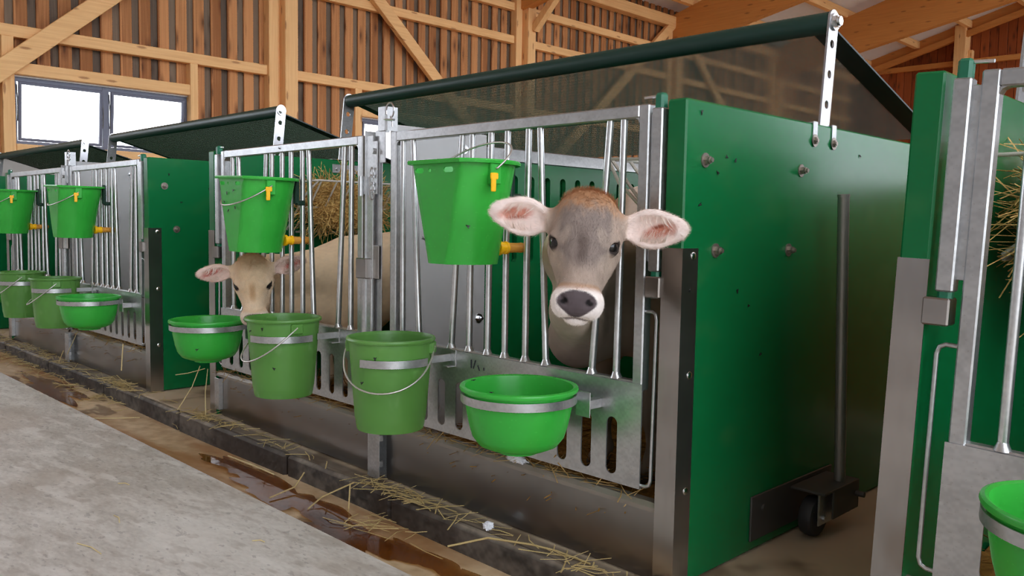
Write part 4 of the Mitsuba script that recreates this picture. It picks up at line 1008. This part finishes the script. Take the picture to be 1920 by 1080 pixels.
for i, (p, q) in enumerate([((-1.296, -.87, 0), (-1.179, -.849, 0)), ((-2.2, -1.0, 0), (-2.14, -.98, 0)), ((-1.45, -.72, 0), (-1.38, -.73, 0)), ((-3.0, -.9, 0), (-2.93, -.93, 0)), ((-1.0, -.52, 0), (-.97, -.50, 0)), ((-1.75, -.6, 0), (-1.71, -.58, 0))]):
    ms.append(tube([np.array(p)+(0, 0, WALK_Z+.002), (np.array(p)+np.array(q))/2+(0, .006, WALK_Z+.004), np.array(q)+(0, 0, WALK_Z+.002)], .0016, 5))
k = numbered('loose_straw'); put(k, join(*ms), 'mat_straw_2', False); tag(k, 'few single straws lying on the bare grey concrete walkway', 'straw', kind='stuff')
def stalk(pts, label, m='mat_straw_0', r=.0028):
    P_ = np.array(pts, float); t = np.linspace(0, len(P_)-1, len(P_)*5); i = np.minimum(t.astype(int), len(P_)-2); w = (t-i)[:, None]
    k = numbered('straw_stalk'); put(k, tube(P_[i]*(1-w)+P_[i+1]*w, r, 6), m, 60); tag(k, label, 'straw')
stalk([(-.60, -.165, -.022), (-.515, -.098, .008), (-.40, -.050, .010), (-.33, -.03, .008), (-.225, -.022, .004)], 'long bent yellow straw lying across the near kerb edge')
stalk([(-1.375, -.262, GUT_Z+.018), (-1.40, -.155, -.052), (-1.43, -.10, -.02)], 'long straw leaning from the puddle onto the kerb below the left olive pail', 'mat_straw_0', .0025)
stalk([(-1.93, -.13, GUT_Z+.016), (-1.75, -.12, GUT_Z+.016), (-1.60, -.12, GUT_Z+.016)], 'long straw floating in the amber puddle alongside the kerb', 'mat_straw_2', .0024)
stalk([(-1.21, -.22, GUT_Z+.014), (-1.24, -.15, GUT_Z+.03), (-1.16, -.082, .004)], 'straw leaning on the kerb face beside the kerb joint', 'mat_straw_0', .0026)
stalk([(-2.40, -.022, .212), (-2.43, -.045, .12), (-2.50, -.08, .012)], 'long straw hanging from the left front corner of the middle pen', 'mat_straw_2', .0024)
stalk([(-2.36, -.020, .205), (-2.46, -.05, .175), (-2.56, -.06, .155)], 'straw sticking out sideways at the left front corner of the middle pen', 'mat_straw_2', .0022)
stalk([(-2.345, -.014, .205), (-2.35, -.024, .10), (-2.335, -.030, .004)], 'straw hanging straight down at the left front corner of the middle pen', 'mat_straw_2', .0022)
stalk([(-3.98, -.012, .195), (-4.02, -.03, .12), (-4.07, -.04, .06)], 'straw hanging over the steel base board of the far left pen', 'mat_straw_2', .0022)
stalk([(-3.30, -.012, .205), (-3.285, -.024, .13), (-3.29, -.026, .07)], 'broad straw hanging under the gate of the far left pen, right of its bowl', 'mat_straw_2', .0032)
stalk([(-2.893, -.31, GUT_Z+.018), (-2.84, -.22, GUT_Z+.014), (-2.79, -.13, GUT_Z+.012)], 'straw lying across the dry gutter between two pens', 'mat_straw_2', .0022)
# white fluff
def fluff(c, r, seed):
    m = trimesh.creation.icosphere(4, 1.0); v = np.array(m.vertices); n = .35*hnoise(v+seed, 5)+.22*hnoise(v+seed, 11)
    return v*(.8+n)[:, None]*np.array(r)+np.array(c), np.array(m.faces)
k = numbered('white_fluff'); put(k, fluff((-.575, -.040, .010), (.017, .014, .013), 2), 'mat_fluff', True); tag(k, 'small wad of white fluff lying on the kerb', 'fluff')
k = numbered('white_fluff'); put(k, fluff((-.520, .012, .200), (.040, .012, .012), 5), 'mat_fluff', True); tag(k, 'flat wad of white fluff on the base board under the near bowl', 'fluff')

# ------------------------------------------------------------------ flies
fb = [mv(trimesh_ell, None) for trimesh_ell in []]
def ell_mesh(c, r):
    m = trimesh.creation.icosphere(1, 1.0); return np.array(m.vertices)*np.array(r)+np.array(c), np.array(m.faces)
fly_mesh = join(ell_mesh((0, 0, .0022), (.0018, .0034, .0016)), ell_mesh((0, .0042, .0020), (.0014, .0013, .0013)), mv(cbox(-.0012, .0012, -.005, .0005, .0030, .0033), rotz(.35), (.0012, -.0012, 0)), mv(cbox(-.0012, .0012, -.005, .0005, .0030, .0033), rotz(-.35), (-.0012, -.0012, 0)))
fly_ply = mikit.ply(fly_mesh, 'mat_fly', smooth=40)
def fly(p, nrm, label, group, unit=None, spin=0.3):
    k = numbered('fly'); u, w, d = frame_of(np.array(nrm, float)); c, s = math.cos(spin), math.sin(spin)
    R = np.stack([c*u+s*w, -s*u+c*w, d], 1)
    scene[k] = {**fly_ply, 'to_world': place(unit, p, R) if unit else Tm(R, p)}; tag(k, label, 'fly', group)
for i, (y, z) in enumerate(((.056, 1.100), (.168, 1.008), (.207, 1.003), (.13, .970), (.06, .893), (.237, .687), (.294, .649), (.03, .70), (.9, 1.06), (.36, .52))):
    fly((0.0, y, z), (1, 0, 0), 'small black fly sitting on the big green side panel', 'flies on the big side panel', 'm', i*1.3)
for i, (y, z) in enumerate(((.10, 1.05), (.16, .92), (.30, .99))):
    fly((0.0, y, z), (1, 0, 0), 'small black fly on the side panel of the far left pen', 'flies on the far left side panel', 'l', i*1.7)
def round_fly(unit, c, ang, zz, prof, label, group, i):
    pr = sorted([(z, r) for r, z in prof]); r = float(np.interp(zz, [a for a, _ in pr], [b for _, b in pr]))
    n = np.array([math.cos(ang), math.sin(ang), .12]); fly(np.array(c)+np.array([r*math.cos(ang), r*math.sin(ang), zz]), n, label, group, unit, i*2.1)
op = [(.098, -.258), (.119, -.030)]; ob = [(.113, -.122), (.1285, -.060), (.1335, -.02)]
for i, (a, z) in enumerate(((-1.0, -.05), (-1.4, -.12))): round_fly('m', (-.888, -.150, .512), a, z, op, 'small black fly on the middle olive pail', 'flies on the middle olive pail', i)
for i, (a, z) in enumerate(((-1.1, -.03), (-1.6, -.04), (-.8, -.16))): round_fly('m', (-1.505, -.150, .512), a, z, op, 'small black fly on the olive pail under the cream calf', 'flies on the olive pail by the cream calf', i)
round_fly('m', (-2.075, -.158, .450), -.75, -.10, ob, 'small black fly on the bowl beside the cream calf', None, 1)
for i, (x, z) in enumerate(((-.03, -.06), (-.05, -.09), (.02, -.05), (-.02, -.12), (.03, -.11))): fly((-1.690+x, -.150-.0935, .992+z), (0, -1, 0), 'small black fly on the flat face of the nipple bucket above the cream calf', 'flies on the left nipple bucket', 'm', i*.9)
np_ = [(.090, -.262), (.134, 0)]
round_fly('m', (-.575, -.150, 1.0), -.62, -.165, np_, 'small black fly in the middle of the near nipple bucket', None, 2)
fly((-.575-.05, -.150-.0885, .80), (0, -1, 0), 'small black fly low on the flat face of the near nipple bucket', None, 'm', 1.0)
for i, (x, y) in enumerate(((.04, -.13), (-.10, -.06))): fly((-.352+x, -.158+y, .4535), (0, 0, 1), 'small black fly on the rim of the near bowl', 'flies on the near bowl rim', 'm', i)
for i, (x, z) in enumerate(((-2.15, 1.062), (-1.8, 1.109))): fly((x, .002, z), (0, -1, 0), 'small black fly on the top bar of the left gate', 'flies on the top bar', 'm', i)
